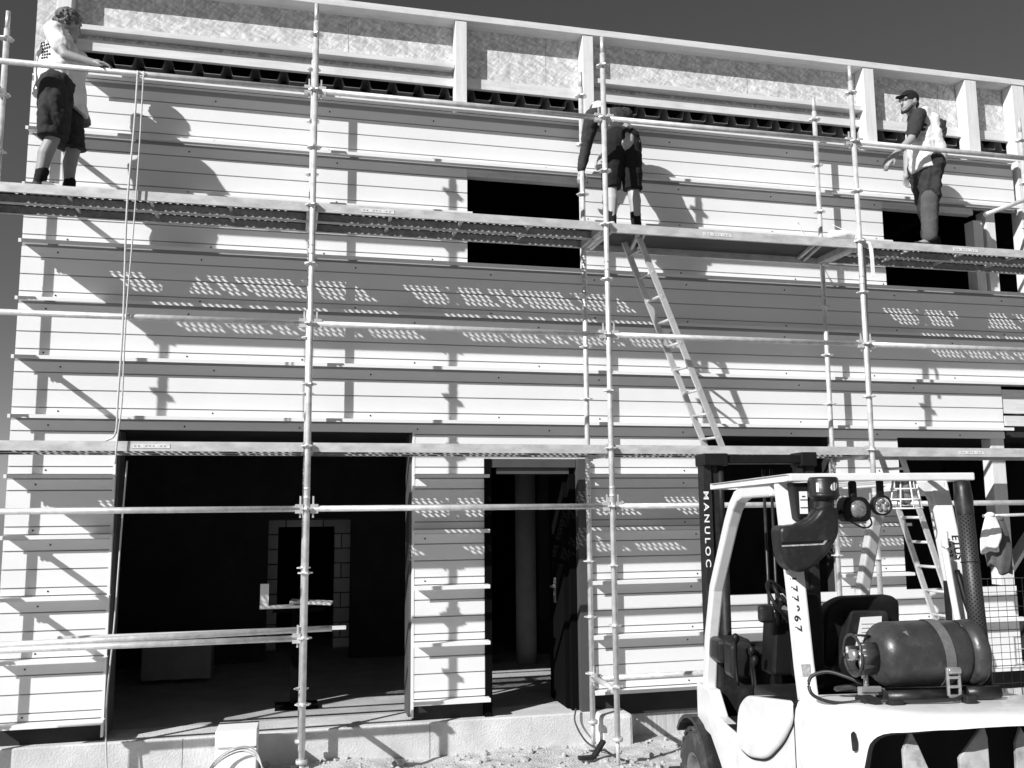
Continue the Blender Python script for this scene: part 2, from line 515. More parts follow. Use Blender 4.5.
# drip ledges: lip and sloping top of each flashing
def ledge(x0, x1, z, depth=.11, lip=.031):
    m = MB()
    jx = random.uniform(-.004, .004)
    m.box(x0, x1, WY-depth, WY-depth+.004, z+jx*.5, z+lip)
    m.box(x0, x1, WY-depth+.004, WY-.001, z+lip-.006, z+lip)
    bpart(m, 'drip_ledge', M['clad2'])
for k, z in enumerate(zb):
    segs = spans(z+.005, z+.03)
    if abs(z-4.42) < .01: segs = [(XL, XR)]
    if abs(z-5.42) < .01: segs = [(XL, 7.80)]
    if abs(z-.42) < .01: segs = [(XL, -1.60), (.98, 1.633), (2.66, XR)]
    if z > 5.9: continue
    for p, q in segs:
        a = p-(.012 if p > XL+.01 else .03); b = q+(.03 if q < XR-.1 else 0)
        if abs(p+1.6) < .01 or abs(p-XL) < .01: a = p+.0
        ledge(a, b, z)
ledge(XL+.42, 7.80, 5.950, .15, .042)
# jamb linings of the openings
def jamb(x, z0, z1, mt, t=.02, d=.3, y0=WY-.004):
    m = MB(); m.box(x-t/2, x+t/2, y0, y0+d, z0, z1); return bpart(m, 'opening_lining', mt)
jamb(-1.592, .30, 2.84, M['clad2'], .02, .05); jamb(.972, .30, 2.84, M['clad2'], .02, .05)
jamb(-1.57, .30, 2.83, M['frame'], .02, .26, WY+.05); jamb(.95, .30, 2.83, M['frame'], .02, .26, WY+.05)
jamb(2.645, 4.47, 5.345, M['clad2'], .02, .06)
# lintel boards above windows
m = MB(); m.box(1.48, 2.65, WY+.012, WY+.10, 5.345, 5.412); bpart(m, 'lintel', M['wood'])
m = MB(); m.box(6.07, 7.24, WY+.012, WY+.10, 5.345, 5.412); bpart(m, 'lintel', M['wood'])
m = MB(); m.box(7.44, 9.4, WY+.02, WY+.10, 3.12, 3.38); m.box(7.44, 9.4, WY-.0, WY+.08, 2.98, 3.09); bpart(m, 'lintel', M['wood'])
# timber posts in the unfinished right-hand openings
def post(x0, x1, z0, z1, y0=WY+.0, y1=WY+.14):
    m = MB(); m.box(x0, x1, y0, y1, z0, z1); bpart(m, 'timber_post', M['woodv'], bevel=.003)
post(7.25, 7.37, 4.47, 5.29, WY+.03, WY+.17); post(7.41, 7.53, 4.47, 5.41, WY+.02, WY+.17); post(7.86, 8.0, 3.42, 6.08, WY-.02, WY+.13)
post(7.26, 7.43, 1.28, 2.84, WY+.03, WY+.17); post(7.9, 8.05, 1.28, 2.97)
m = MB(); m.bar((7.42, WY+.22, 1.3), (8.1, WY+.22, 2.1), .04, .16, (0, 1, 0)); bpart(m, 'timber_brace', M['woodv'])
# parapet
m = MB(); m.box(-2.42, 9.4, .875, 1.20, 6.932, 7.0); bpart(m, 'top_plate', M['wood'], bevel=.004)
m = MB(); m.box(-2.42, 9.4, 1.05, 1.068, 6.34, 6.932)
bpart(m, 'osb_panel', M['osb'])
m = MB()
for x in (.33, 2.33, 4.6, 7.0): m.box(x-.0015, x+.0015, 1.0485, 1.05, 6.42, 6.88)
bpart(m, 'panel_joint', M['joint'])
m = MB(); m.box(-2.10, 9.4, 1.00, 1.045, 6.29, 6.395); bpart(m, 'parapet_rail', M['wood'], bevel=.003)
for a, b in ((-2.12, 1.355), (2.80, 6.03)):
    m = MB(); m.box(a, b, .925, 1.045, 6.45, 6.50); bpart(m, 'parapet_ledger', M['wood'], bevel=.003)
for x0, x1 in ((-2.25, -2.13), (1.362, 1.475), (2.678, 2.79), (5.925, 6.055), (7.235, 7.385), (7.87, 8.03)):
    m = MB()
    a = .975 if False else .885
    m.box(x0, x1, a, 1.04, 6.0, 6.93); bpart(m, 'parapet_stud', M['woodv'], bevel=.003)
m = MB(); m.box(-2.42, -2.254, .93, .948, 5.99, 6.93); bpart(m, 'osb_panel', M['osb'])
# trapezoidal roof deck, ends facing the front
m = MB(); prof = []
x = -2.3
while x < 9.2:
    prof += [(x, 6.205), (x+.15, 6.205), (x+.185, 6.33), (x+.225, 6.33)]; x += .26
n = len(prof)
v = [(a, 1.06, b) for a, b in prof] + [(a, 3.2, b) for a, b in prof] + [(a, 1.06, b+.004) for a, b in prof] + [(a, 3.2, b+.004) for a, b in prof]
m._add(v, [(i, i+1, n+i+1, n+i) for i in range(n-1)] + [(2*n+i, 3*n+i, 3*n+i+1, 2*n+i+1) for i in range(n-1)] + [(i, 2*n+i, 2*n+i+1, i+1) for i in range(n-1)])
bpart(m, 'roof_deck', M['rdeck'])
m = MB(); m.box(-2.3, 9.3, 1.12, 1.30, 5.99, 6.09); m.box(-2.3, 9.3, 1.34, 1.36, 6.09, 6.6); bpart(m, 'roof_edge_beam', M['inner'])
m = MB(); m.box(-2.40, 9.4, 1.25, 9.5, 6.45, 6.6); bpart(m, 'roof', M['inner'])
# body: side, back and inner walls, slabs
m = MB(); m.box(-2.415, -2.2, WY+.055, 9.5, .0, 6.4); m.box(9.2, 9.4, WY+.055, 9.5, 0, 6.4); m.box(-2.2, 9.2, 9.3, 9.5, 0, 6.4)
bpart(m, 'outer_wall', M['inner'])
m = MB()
for a, b, c, d in ((-2.2, -1.59, .30, 6.0), (.97, 1.62, .30, 2.85), (.97, 1.455, 3.1, 6.0), (2.68, 3.84, .2, 6.0), (5.3, 6.05, .2, 6.0)):
    m.box(a, b, WY+.055, WY+.20, c, d)
bpart(m, 'inner_lining', M['inner'])
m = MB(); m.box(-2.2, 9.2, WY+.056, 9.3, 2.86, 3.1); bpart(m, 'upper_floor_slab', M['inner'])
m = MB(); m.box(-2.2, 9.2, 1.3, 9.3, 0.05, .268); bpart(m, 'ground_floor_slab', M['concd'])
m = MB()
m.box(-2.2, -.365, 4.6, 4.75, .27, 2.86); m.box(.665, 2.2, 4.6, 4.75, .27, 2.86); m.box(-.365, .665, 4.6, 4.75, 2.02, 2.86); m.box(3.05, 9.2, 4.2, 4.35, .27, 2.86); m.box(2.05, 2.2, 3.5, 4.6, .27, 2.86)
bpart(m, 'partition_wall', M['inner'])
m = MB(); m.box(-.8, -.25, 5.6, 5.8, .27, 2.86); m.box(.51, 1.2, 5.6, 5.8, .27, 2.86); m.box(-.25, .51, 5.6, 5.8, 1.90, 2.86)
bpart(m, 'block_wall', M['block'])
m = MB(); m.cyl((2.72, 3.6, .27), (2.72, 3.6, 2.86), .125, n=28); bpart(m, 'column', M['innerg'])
# foundation
m = MB(); m.box(-2.55, 2.66, .84, 1.3, -.3, .27); bpart(m, 'foundation', M['conc'], bevel=.012)
m = MB(); m.box(2.98, 9.4, .99, 1.3, -.3, .21); bpart(m, 'foundation', M['concs'], bevel=.01)
m = MB()
for x in (-.95, 1.12): m.box(x-.003, x+.003, .8385, .845, -.1, .262)
bpart(m, 'shutter_joint', M['joint'])
m = MB(); m.box(2.66, 2.98, .70, 1.2, -.2, .262); bpart(m, 'foundation_stub', M['conc'], bevel=.035)
# near-black boards paint the shade below the cladding
m = MB(); m.box(2.98, 9.4, .995, 1.02, .21, .44); bpart(m, 'shade_board', M['inner'])
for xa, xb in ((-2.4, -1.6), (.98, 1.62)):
    m = MB(); m.box(xa, xb, WY+.03, WY+.06, .27, .44); bpart(m, 'shade_board', M['inner'])
# door frame and open leaf
m = MB(); m.box(1.633, 1.70, WY-.01, WY+.16, .27, 2.60); bpart(m, 'door_frame', M['frameb'])
m = MB(); m.box(1.70, 2.53, WY+.0, WY+.16, 2.52, 2.60); m.box(1.76, 2.47, WY+.03, WY+.14, 2.46, 2.515); bpart(m, 'door_frame', M['frame'])
m = MB(); m.box(2.535, 2.65, WY-.05, WY+.16, .27, 2.60); bpart(m, 'door_frame', M['frame'])
m = MB(); m.box(2.47, 2.53, WY+.03, WY+.14, .27, 2.46); bpart(m, 'door_frame', M['frameb'])
leaf = MB(); leaf.box(2.425, 2.468, WY+.10, WY+.60, .29, 2.45); lf = bpart(leaf, 'door_leaf', M['frameb'])
h = MB(); h.box(2.412, 2.425, WY+.37, WY+.41, 1.22, 1.46); h.cyl((2.415, WY+.39, 1.38), (2.37, WY+.39, 1.38), .011); h.cyl((2.375, WY+.39, 1.38), (2.375, WY+.27, 1.38), .010)
bpart(h, 'handle', M['steel'], lf)

# ------------------------------------------------------------------ scaffold
OY, IY = 0.0, 0.65
PX = [-2.57, 0.0, 2.57, 5.14, 7.71]
scaf = thing('scaffold', 'galvanised tube scaffold with rosette couplings standing along the white facade', 'scaffold', (0, 0, 0))
def rosette_mesh():
    m = MB(); n = 8; out = []
    for k in range(16):
        t = 2*PI*k/16; r = .062 if k % 2 == 0 else .052; out.append((r*math.cos(t), r*math.sin(t)))
    m.prism(out, -.005, .005, lambda a, b, h: (a, b, h))
    m.cyl((0, 0, -.014), (0, 0, .014), .031, n=12)
    me = m.build('rosette', M['galv']); d = me.data; bpy.data.objects.remove(me); return d
ROS = rosette_mesh()
def standard(x, y, z0, z1, zs, foot=True):
    m = MB()
    m.cyl((0, 0, z0), (0, 0, z1-.16), .02415, n=16)
    m.cyl((0, 0, z1-.16), (0, 0, z1), .019, n=14)
    for zj in (2.25, 4.25):
        m.cyl((0, 0, zj-.02), (0, 0, zj), .0262, n=16); m.cyl((0, 0, zj+.05), (0, 0, zj+.07), .0262, n=16)
    o = m.build('standard', M['galv'], scaf); o.location = (x, y, 0)
    if foot:
        f = MB(); f.cyl((0, 0, .02), (0, 0, z0+.05), .017, n=12); f.cyl((0, 0, z0-.03), (0, 0, z0), .045, n=10); f.box(-.075, .075, -.075, .075, .004, .014)
        fo = f.build('base_jack', M['galv'], o)
    for z in zs:
        q = bpy.data.objects.new('rosette', ROS); COL.objects.link(q); q.parent = o; q.location = (0, 0, z); q.rotation_euler = (0, 0, .2+z)
    return o
zall = [.65+.5*i for i in range(0, 12)]
for i, x in enumerate(PX):
    lean = 0
    standard(x, OY, .24, 6.43, zall)
    standard(x, IY, .24, 6.40, [z for z in zall])
def wedge(m, p, sgn, ax):
    # cast wedge head at the end of a rail: ax is the rail direction
    x, y, z = p
    if ax == 'x':
        m.box(x+min(sgn*.028, sgn*.09), x+max(sgn*.028, sgn*.09), y-.022, y+.022, z-.036, z+.036)
        m.box(x+sgn*.05-.007, x+sgn*.05+.007, y-.004, y+.004, z-.07, z+.10)
    else:
        m.box(x-.022, x+.022, y+min(sgn*.028, sgn*.09), y+max(sgn*.028, sgn*.09), z-.036, z+.036)
        m.box(x-.004, x+.004, y+sgn*.05-.007, y+sgn*.05+.007, z-.07, z+.10)
def rail(x0, x1, y, z, name='guardrail'):
    m = MB(); m.cyl((x0+.05, y, z), (x1-.05, y, z), .02415, n=14)
    wedge(m, (x0, y, z), 1, 'x'); wedge(m, (x1, y, z), -1, 'x')
    return m.build(name, M['galv'], scaf)
def transom(x, z, name='transom'):
    m = MB(); m.cyl((x, OY+.05, z), (x, IY-.05, z), .02415, n=12)
    wedge(m, (x, OY, z), 1, 'y'); wedge(m, (x, IY, z), -1, 'y')
    return m.build(name, M['galv'], scaf)
for a, b in zip(PX[:-1], PX[1:]):
    rail(a, b, OY, 5.65); rail(a, b, OY, 3.65); rail(a, b, OY, 2.15)
rail(PX[0], PX[1], OY, 1.15)
rail(PX[2], PX[3], IY, .60, 'ledger')
for x in PX:
    for z in (4.60, 2.60): transom(x, z)
transom(PX[2], .62); transom(PX[1], .62)
for z in (5.65, 5.15, 3.65, 2.15, 1.65): transom(PX[0], z, 'end_guardrail')
# steel planks with slotted top, hooks at the ends
def plank_mesh(L=2.50, W=.30, seed=1):
    m = MB(); z = 0.0; hw = W/2
    px, py = .058, .036
    rows = 6; cols = int((L-.24)/px)
    xs0 = -L/2; gy = .21/2
    # perforated zone by cell tiling
    for c in range(cols):
        cx0 = -cols*px/2 + c*px
        for r in range(rows):
            cy0 = -gy + r*(2*gy/rows); ch = 2*gy/rows
            solid = (c % 14 in (0,)) or c < 1
            if solid:
                m._add([(cx0, cy0, z), (cx0+px, cy0, z), (cx0+px, cy0+ch, z), (cx0, cy0+ch, z)], [(0, 1, 2, 3)]); continue
            ox = (.32 if r % 2 else .68)*px
            hx0, hx1 = cx0+ox-.0125, cx0+ox+.0125; hy0, hy1 = cy0+.0015, cy0+ch-.0015
            hx0 = max(hx0, cx0+.001); hx1 = min(hx1, cx0+px-.001)
            v = [(cx0, cy0, z), (cx0+px, cy0, z), (cx0+px, cy0+ch, z), (cx0, cy0+ch, z), (hx0, hy0, z), (hx1, hy0, z), (hx1, hy1, z), (hx0, hy1, z)]
            v += [(hx0, hy0, z-.009), (hx1, hy0, z-.009), (hx1, hy1, z-.009), (hx0, hy1, z-.009)]
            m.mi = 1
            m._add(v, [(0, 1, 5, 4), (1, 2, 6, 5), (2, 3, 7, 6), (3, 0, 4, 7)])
            m.mi = 0
            m._add(v, [(6, 7, 11, 10)])
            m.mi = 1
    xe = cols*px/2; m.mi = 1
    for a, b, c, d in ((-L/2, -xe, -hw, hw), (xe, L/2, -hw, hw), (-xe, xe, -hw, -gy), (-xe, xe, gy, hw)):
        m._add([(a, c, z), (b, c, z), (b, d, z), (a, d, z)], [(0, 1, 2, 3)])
    for s in (-1, 1):       # side flanges and returns
        y = s*hw
        m.mi = 0
        m.box(-L/2, L/2, min(y, y-s*.0015), max(y, y-s*.0015), -.075, 0)
        m.mi = 2
        m.box(-L/2, L/2, min(y-s*.0015, y-s*.003), max(y-s*.0015, y-s*.003), -.075, -.001)
        m.box(-L/2, L/2, min(y-s*.003, y-s*.035), max(y-s*.003, y-s*.022), -.075, -.073)
    for s in (-1, 1):
        m.mi = 0
        m.box(s*L/2-.012, s*L/2+.012, -hw+.01, hw-.01, -.072, -.006)
        for y in (-.10, .10): m.box(min(s*L/2, s*(L/2+.045)), max(s*L/2, s*(L/2+.045)), y-.02, y+.02, -.05, .012)
    for x in (-.62, .0, .62): m.box(x-.012, x+.012, -hw+.004, hw-.004, -.035, -.008)
    o = m.build('steel_plank', [M['galvd'], M['deck_shade'], M['midg']], merge=False); d = o.data; bpy.data.objects.remove(o); return d
PL = plank_mesh()
lab = MB(); lab.box(-.14, .14, -.0025, 0, -.016, .016); lab.mi = 1
for i in range(9):
    if i not in (2, 6): lab.box(-.12+i*.027, -.107+i*.027, -.0032, -.0025, -.006, .006)
o = lab.build('plank_label', [M['plabel'], M['grey']]); LAB = o.data; bpy.data.objects.remove(o)
DECKW = {('upper', 0): 'under the man in white T-shirt', ('upper', 1): 'in front of the dark upper window', ('upper', 3): 'under the man in black cap',
         ('lower', 0): 'above the wide opening at the left', ('lower', 1): 'above the open doorway', ('lower', 2): 'just above the forklift mast'}
def deck(lev, bay, z):
    cx = (PX[bay]+PX[bay+1])/2
    for j, (y, ww) in enumerate(((.150, 'outer'), (.458, 'wall-side'))):
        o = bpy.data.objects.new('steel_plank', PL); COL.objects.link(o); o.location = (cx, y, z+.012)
        tag(o, f'{ww} steel plank of the {lev} deck {DECKW[(lev, bay)]}', 'scaffold plank', 'perforated steel planks on the scaffold')
        if j == 0 and (lev, bay) in (('lower', 0), ('upper', 1), ('upper', 3)):
            q = bpy.data.objects.new('plank_label', LAB); COL.objects.link(q); q.parent = o; q.location = ({0: .1, 1: -.75, 2: .3, 3: -.1}[bay], -.1512, -.036)
for b in (0, 1, 3): deck('upper', b, 4.66)
for b in (0, 1, 2): deck('lower', b, 2.665)
def hatch_deck(bay, z, label):
    cx = (PX[bay]+PX[bay+1])/2; L = 2.5
    t = thing('hatch_deck', label, 'scaffold deck', (cx, .325, z))
    m = MB()
    for y in (-.31, .31): m.box(-L/2, L/2, y-.014, y+.014, -.075, .008)
    for x in (-L/2+.02, L/2-.02): m.box(x-.02, x+.02, -.296, .296, -.07, -.004)
    for sx in (-1, 1):
        for y in (-.2, .2): m.box(min(sx*L/2, sx*(L/2+.045)), max(sx*L/2, sx*(L/2+.045)), y-.02, y+.02, -.05, .012)
    m.build('deck_frame', M['galvd'], t)
    m = MB(); m.box(-L/2+.04, L/2-.62-.0, -.296, .296, -.012, .004); m.box(L/2-.04-.0, L/2-.62, .25, .296, -.012, .004)
    m.build('plywood_panel', M['ply'], t)
    m = MB(); m.box(L/2-.615, L/2-.045, -.296, .246, -.012, .004); m.build('hatch', M['ply'], t)
    for x in (-.95, .85):
        m = MB(); m.bar((x, -.29, -.03), (x+.14, .29, -.03), .03, .03); m.build('brace', M['galvd'], t)
        m = MB(); m.bar((x+.05, -.29, -.05), (x+.2, .29, -.05), .02, .02); m.build('brace', M['galvd'], t)
    q = bpy.data.objects.new('plank_label', LAB); COL.objects.link(q); q.parent = t; q.location = (-.2, -.3245, -.034)
    return t
hatch_deck(2, 4.66, 'upper lift deck with a plain plywood floor and hatch over the long ladder')
hatch_deck(3, 2.665, 'lower lift deck with a plain plywood floor at the right above the forklift roof')
# ladders
def ladder(a, b, wdt, rungs, label):
    a, b = Vector(a), Vector(b)
    t = thing('ladder', label, 'ladder', b)
    a = a-b; b = Vector((0, 0, 0))
    side = Vector((.12, -1, 0)).normalized()
    for s in (-1, 1):
        m = MB(); m.bar(a+side*s*wdt/2, b+side*s*wdt/2, .055, .022, tuple(side))
        m.build('stile', M['alu'], t)
    for k in range(rungs):
        p = a.lerp(b, (k+.6)/rungs)
        m = MB(); m.cyl(p-side*wdt/2*1.1, p+side*wdt/2*1.1, .014, n=10); m.build('rung', M['alu'], t)
    return t
ladder((2.93, .33, 4.64), (3.70, .33, 2.68), .27, 9, 'aluminium ladder leaning from the upper hatch down to the lower deck')
ladder((5.57, .33, 2.63), (6.38, .33, .03), .27, 11, 'aluminium ladder behind the forklift, leaning from the lower deck to the ground')
# loose tubes and boards
def tubething(name, p0, p1, r, label, mt='galv', cat='tube'):
    p0, p1 = Vector(p0), Vector(p1)
    m = MB(); m.cyl((0, 0, 0), p1-p0, r, n=14); m.cyl((0, 0, 0), (p1-p0)*.004, r*1.05, n=14)
    o = m.build(name, M[mt]); o.location = p0; return tag(o, label, cat)
tubething('scaffold_tube', (5.19, .06, 2.70), (5.215, .055, 4.62), .0165, 'thin upright tube beside the right-hand scaffold standard, between the two decks')
tubething('scaffold_tube', (7.12, .60, 5.24), (8.1, .62, 5.62), .0242, 'tube sloping up in front of the unfinished window at the far right')
tubething('scaffold_tube', (-2.9, .10, 1.165), (.22, .13, 1.20), .0242, 'long tube lying just behind the low guardrail at the left')
m = MB(); m.box(-1.9, .36, 0, .045, 0, .028); o = m.build('timber_board', M['wood']); o.location = (0, .585, 1.13); tag(o, 'pale board lying level across the wide opening behind the low guardrail', 'board')

# trestle with pale boards just inside the wide opening
t = thing('work_stand', 'dark stand with pale sunlit boards on top inside the wide opening', 'work stand', (-.02, 1.78, .20))
m = MB(); m.box(-.06, .06, -.02, .10, .07, .97); m.box(-.24, .24, -.10, .12, .97, 1.0); m.box(-.2, .2, -.1, .16, .07, .10); m.build('pedestal', M['frameb'], t)
m = MB(); m.box(-.36, .05, -.12, .0, 1.01, 1.035); m.build('board', M['foam'], t)
m = MB(); m.box(-.20, .20, -.05, .05, -.012, .012, Matrix.Translation((.12, -.03, 1.055)) @ Euler((.12, .05, -.25)).to_matrix().to_4x4()); m.build('board', M['foam'], t)
m = MB(); m.box(-.36, -.28, -.06, -.03, 1.035, 1.24); m.build('board', M['foam'], t)
t = thing('crate', 'low grey crate on the dark floor inside the wide opening', 'crate', (-1.28, 3.6, .27))
m = MB(); m.box(-.36, .36, -.25, .25, .05, .42); m.build('body', M['innerg'], t, .01)
m = MB(); m.box(-.38, .38, -.27, .27, .42, .45)
for x in (-.3, 0, .3): m.box(x-.04, x+.04, -.255, -.25, .05, .42)
m.build('rim', M['innerg'], t)
# foam block, cables, scrap
m = MB(); m.box(-.16, .16, -.17, .17, 0, .265); m.box(-.14, .14, -.15, .15, .265, .283); m.box(-.16, .16, -.17, .17, .283, .41)
o = m.build('foam_block', M['foam'], bevel=.006); o.location = (-.50, .55, -.01); o.rotation_euler = (0, 0, -.03); tag(o, 'white foam block standing against the foundation left of the first full standard', 'block')
m = MB()
for k in range(3):
    a = k*.02
    m.tube(curve([(-.74-a, .2, .0), (-.66, .30, .16+a), (-.48, .33-a, .25+a*1.2), (-.34, .30, .20+a), (-.22-a, .22, .0)], 8), .006, 6)
o = m.build('cable', M['pale_cable']); tag(o, 'pale bent cables arching in front of the white foam block', 'cable')
o = MB().tube(curve([(2.46, .80, .32), (2.44, .76, .20), (2.50, .60, .06), (2.62, .42, .02), (2.66, .2, .012), (2.8, -.1, .012)], 8), .008, 8).build('cable', M['cable'])
tag(o, 'black cable running from the doorway over the foundation onto the gravel', 'cable')
m = MB(); m.box(-.13, .0, -.03, .03, 0, .03); m.bar((0, 0, .01), (.12, .06, .13), .05, .03); o = m.build('metal_bracket', M['darksteel'], bevel=.004); o.location = (2.45, .30, .0); tag(o, 'dark bent metal bracket lying on gravel below the doorway', 'bracket')
# ropes
m = MB()
m.tube(curve([(-1.40, -.035, 5.66), (-1.405, -.05, 5.2), (-1.43, -.05, 4.5), (-1.42, -.045, 3.6), (-1.43, -.05, 3.0), (-1.44, -.02, 2.74), (-1.52, .04, 2.68)], 8), .008, 7)
m.tube(curve([(-1.355, -.035, 5.66), (-1.36, -.045, 5.0), (-1.375, -.045, 4.4), (-1.40, -.05, 3.6), (-1.40, -.05, 3.0), (-1.42, -.05, 2.7), (-1.43, -.05, 2.5)], 8), .006, 7)
m.tube([(-1.37+.035*math.cos(a), -.0+.035*math.sin(a)*.9, 5.65+.033*math.sin(a)) for a in [k*PI/8 for k in range(17)]], .008, 6)
o = m.build('rope', M['rope']); tag(o, 'pale doubled rope tied to the top guardrail near the man in the white T-shirt', 'rope')
o = MB().tube(curve([(-1.46, .70, 2.56), (-1.48, .70, 2.0), (-1.50, .68, 1.2), (-1.53, .68, .6), (-1.50, .66, .1), (-1.46, .6, .0)], 8), .007, 7).build('cable', M['pale_cable'])
tag(o, 'pale cable hanging down the left edge of the wide opening', 'cable')
# white sack with straps, hanging jackets, film strip
m = MB(); m.ball((0, 0, .05), .13, .09, .055); m.ball((-.07, .02, .055), .06, .06, .06); m.ball((.07, -.01, .045), .07, .06, .05)
o = remesh(m.build('sack', M['foam']), .012, 3); o.location = (5.0, .09, 4.672)
tag(o, 'small white sack lying on the upper deck by the right-hand standard', 'sack')
m = MB(); m.tube(curve([(4.86, .60, 5.0), (4.90, .56, 4.86), (4.97, .45, 4.74)], 6), 0, rect=(.05, .004)); m.tube(curve([(5.06, .30, 4.90), (5.12, .2, 4.82), (5.22, .05, 4.70), (5.24, -.02, 4.60), (5.245, -.03, 4.3)], 6), 0, rect=(.04, .004))
o = m.build('webbing_strap', M['foam']); tag(o, 'loose white webbing straps beside the sack on the upper deck', 'strap')
def sheet(name, pts_fn, nu, nv, mt, thick=.006):
    m = MB(); v = [pts_fn(i/nu, j/nv) for j in range(nv+1) for i in range(nu+1)]
    m._add(v, [(j*(nu+1)+i, j*(nu+1)+i+1, (j+1)*(nu+1)+i+1, (j+1)*(nu+1)+i) for j in range(nv) for i in range(nu)], True)
    o = m.build(name, mt); k = o.modifiers.new('solid', 'SOLIDIFY'); k.thickness = thick; return bake(o)

# wire mesh panels at the right
t = thing('mesh_fence', 'welded wire mesh panel standing in front of the cladding at the right edge', 'fence', (6.45, .30, 0))
m = MB(); m.cyl((0, 0, 0), (0, 0, 1.42), .006); m.cyl((2.2, 0, 0), (2.2, 0, 1.42), .006); m.cyl((0, 0, 1.41), (2.2, 0, 1.41), .004); m.cyl((0, 0, .12), (2.2, 0, .12), .005); m.build('frame', M['darksteel'], t)
m = MB()
for i in range(1, 22): m.cyl((i*.1, 0, .12), (i*.1, 0, 1.41), .0025, n=6)
for i in range(1, 9): m.cyl((0, .004, .12+i*.145), (2.2, .004, .12+i*.145), .003, n=6)
m.build('wire_mesh', M['darksteel'], t)
# jackets hanging on the scaffold standard at right
def jacket(loc, lab, mt, wd, ht, seed):
    rnd = random.Random(seed); ph = [rnd.uniform(0, 6) for _ in range(6)]
    def fn(a, b):
        th = 2*PI*a
        wv = lerp(.045, wd/2, min(1, b*1.6)**.7) * (1-.25*max(0, b-.75)/.25*(.5+.5*math.sin(th+ph[0])))
        rip = 1+.22*math.sin(3*th+ph[1]+2*b)*min(1, b*2)+.12*math.sin(7*th+ph[2]+5*b)*min(1, b*2)
        drop = ht*(b-.10*b*math.sin(th+ph[3])-.05*b*math.sin(3*th+ph[4]))
        return (wv*rip*math.cos(th)+.03*b*math.sin(ph[5]), .42*wv*rip*math.sin(th), -drop)
    m = MB(); NU, NV = 40, 18
    v = [fn(i/NU, j/NV) for j in range(NV+1) for i in range(NU)]
    m._add(v, [(j*NU+i, j*NU+(i+1) % NU, (j+1)*NU+(i+1) % NU, (j+1)*NU+i) for j in range(NV) for i in range(NU)] + [tuple(range(NU))], True)
    m.ball((0, 0, .0), .05, .035, .03)
    o = m.build('jacket', mt); k = o.modifiers.new('solid', 'SOLIDIFY'); k.thickness = .006; bake(o)
    o.location = loc; return tag(o, lab, 'jacket')
tubething('hook_rail', (6.66, .42, 2.02), (7.9, .44, 2.04), .015, 'thin rail with hung jackets behind the forklift exhaust at the right')
jacket((6.80, .37, 1.99), 'dark grey jacket hanging behind the forklift exhaust, right of the pale one', M['cloth'], .27, .50, 5)
jacket((6.63, .29, 2.03), 'pale jacket hanging behind the forklift exhaust', M['tee'], .22, .34, 11)

# ------------------------------------------------------------------ forklift
FA = R_(-7.7)
FO = Vector((2.8629, -3.3355, 0))
fk = thing('forklift', 'white gas forklift seen from behind, parked before the scaffold at the right', 'forklift', FO, FA)
def cwring(z, ins):
    pts = []
    hw, back, fr = .56-ins, .86-ins, -.06
    pts.append((-hw, fr)); pts.append((-hw, -.30))
    for k in range(1, 12):
        t = k/12*PI/2
        pts.append((-(hw-.26) - .26*math.cos(t), -.30-(back-.04-.30)*math.sin(t)))
    pts.append((-.18, -back+.008)); pts.append((0, -back)); 
    full = pts + [(-a, b) for a, b in reversed(pts[:-1])]
    def zz(b):
        t = min(1, max(0, (-.10-b)/.5)); t = t*t*(3-2*t)
        return z + .058*t*min(1, max(0, (z-.85)/.3))
    return [(a, b, zz(b)) for a, b in full]
m = MB()
levels = [(.22, .03), (.30, 0), (.9, 0), (1.10, .0), (1.15, .008), (1.185, .025), (1.205, .05), (1.215, .09)]
rings = [cwring(z, i) for z, i in levels]; n = len(rings[0])
v = [q for rg in rings for q in rg]
f = [(i*n+k, i*n+(k+1) % n, (i+1)*n+(k+1) % n, (i+1)*n+k) for i in range(len(rings)-1) for k in range(n)]
f += [tuple(range(n-1, -1, -1)), tuple((len(rings)-1)*n+k for k in range(n))]
m._add(v, f, True)
cw = m.build('counterweight', M['fwhite'])
def rrect(pts, r, seg=6):
    out = []; n = len(pts)
    for i in range(n):
        p = Vector(pts[i]); a = (Vector(pts[i-1])-p); b = (Vector(pts[(i+1) % n])-p)
        rr = min(r, a.length*.45, b.length*.45); a.normalize(); b.normalize()
        p0, p1 = p+a*rr, p+b*rr
        for k in range(seg+1):
            t = k/seg; out.append(tuple((1-t)**2*p0 + 2*t*(1-t)*p + t*t*p1))
    return out
op = rrect([(-.55, .56), (.50, .56), (.44, 1.19), (.22, 1.222), (0, 1.225), (-.30, 1.212), (-.475, 1.185)], .08)
c = MB(); c.prism(op, -1.2, -.42, lambda a, b, h: (a, h, b)); co = c.build('cut', M['black'])
bo = cw.modifiers.new('b', 'BOOLEAN'); bo.object = co; bo.operation = 'DIFFERENCE'; bo.solver = 'EXACT'
bake(cw); bpy.data.objects.remove(co)
bv = cw.modifiers.new('bevel', 'BEVEL'); bv.width = .012; bv.segments = 3; bv.limit_method = 'ANGLE'; bv.angle_limit = R_(50)
for p in cw.data.polygons: p.use_smooth = True
cw.data.set_sharp_from_angle(angle=R_(45)) if hasattr(cw.data, 'set_sharp_from_angle') else None
cw.parent = fk
m = MB(); m.prism(rrect([(-.53, .52), (.53, .52), (.49, 1.17), (0, 1.195), (-.49, 1.165)], .06), -.50, -.44, lambda a, b, h: (a, h, b)); m.build('grille_cavity', M['black'], cw)
op2 = [(a*.985, (b-.85)*.985+.85) for a, b in op]
m = MB(); nn = len(op)
def opv(a): return -.845 + .9*max(0, abs(a)-.28)**2 * 3.6
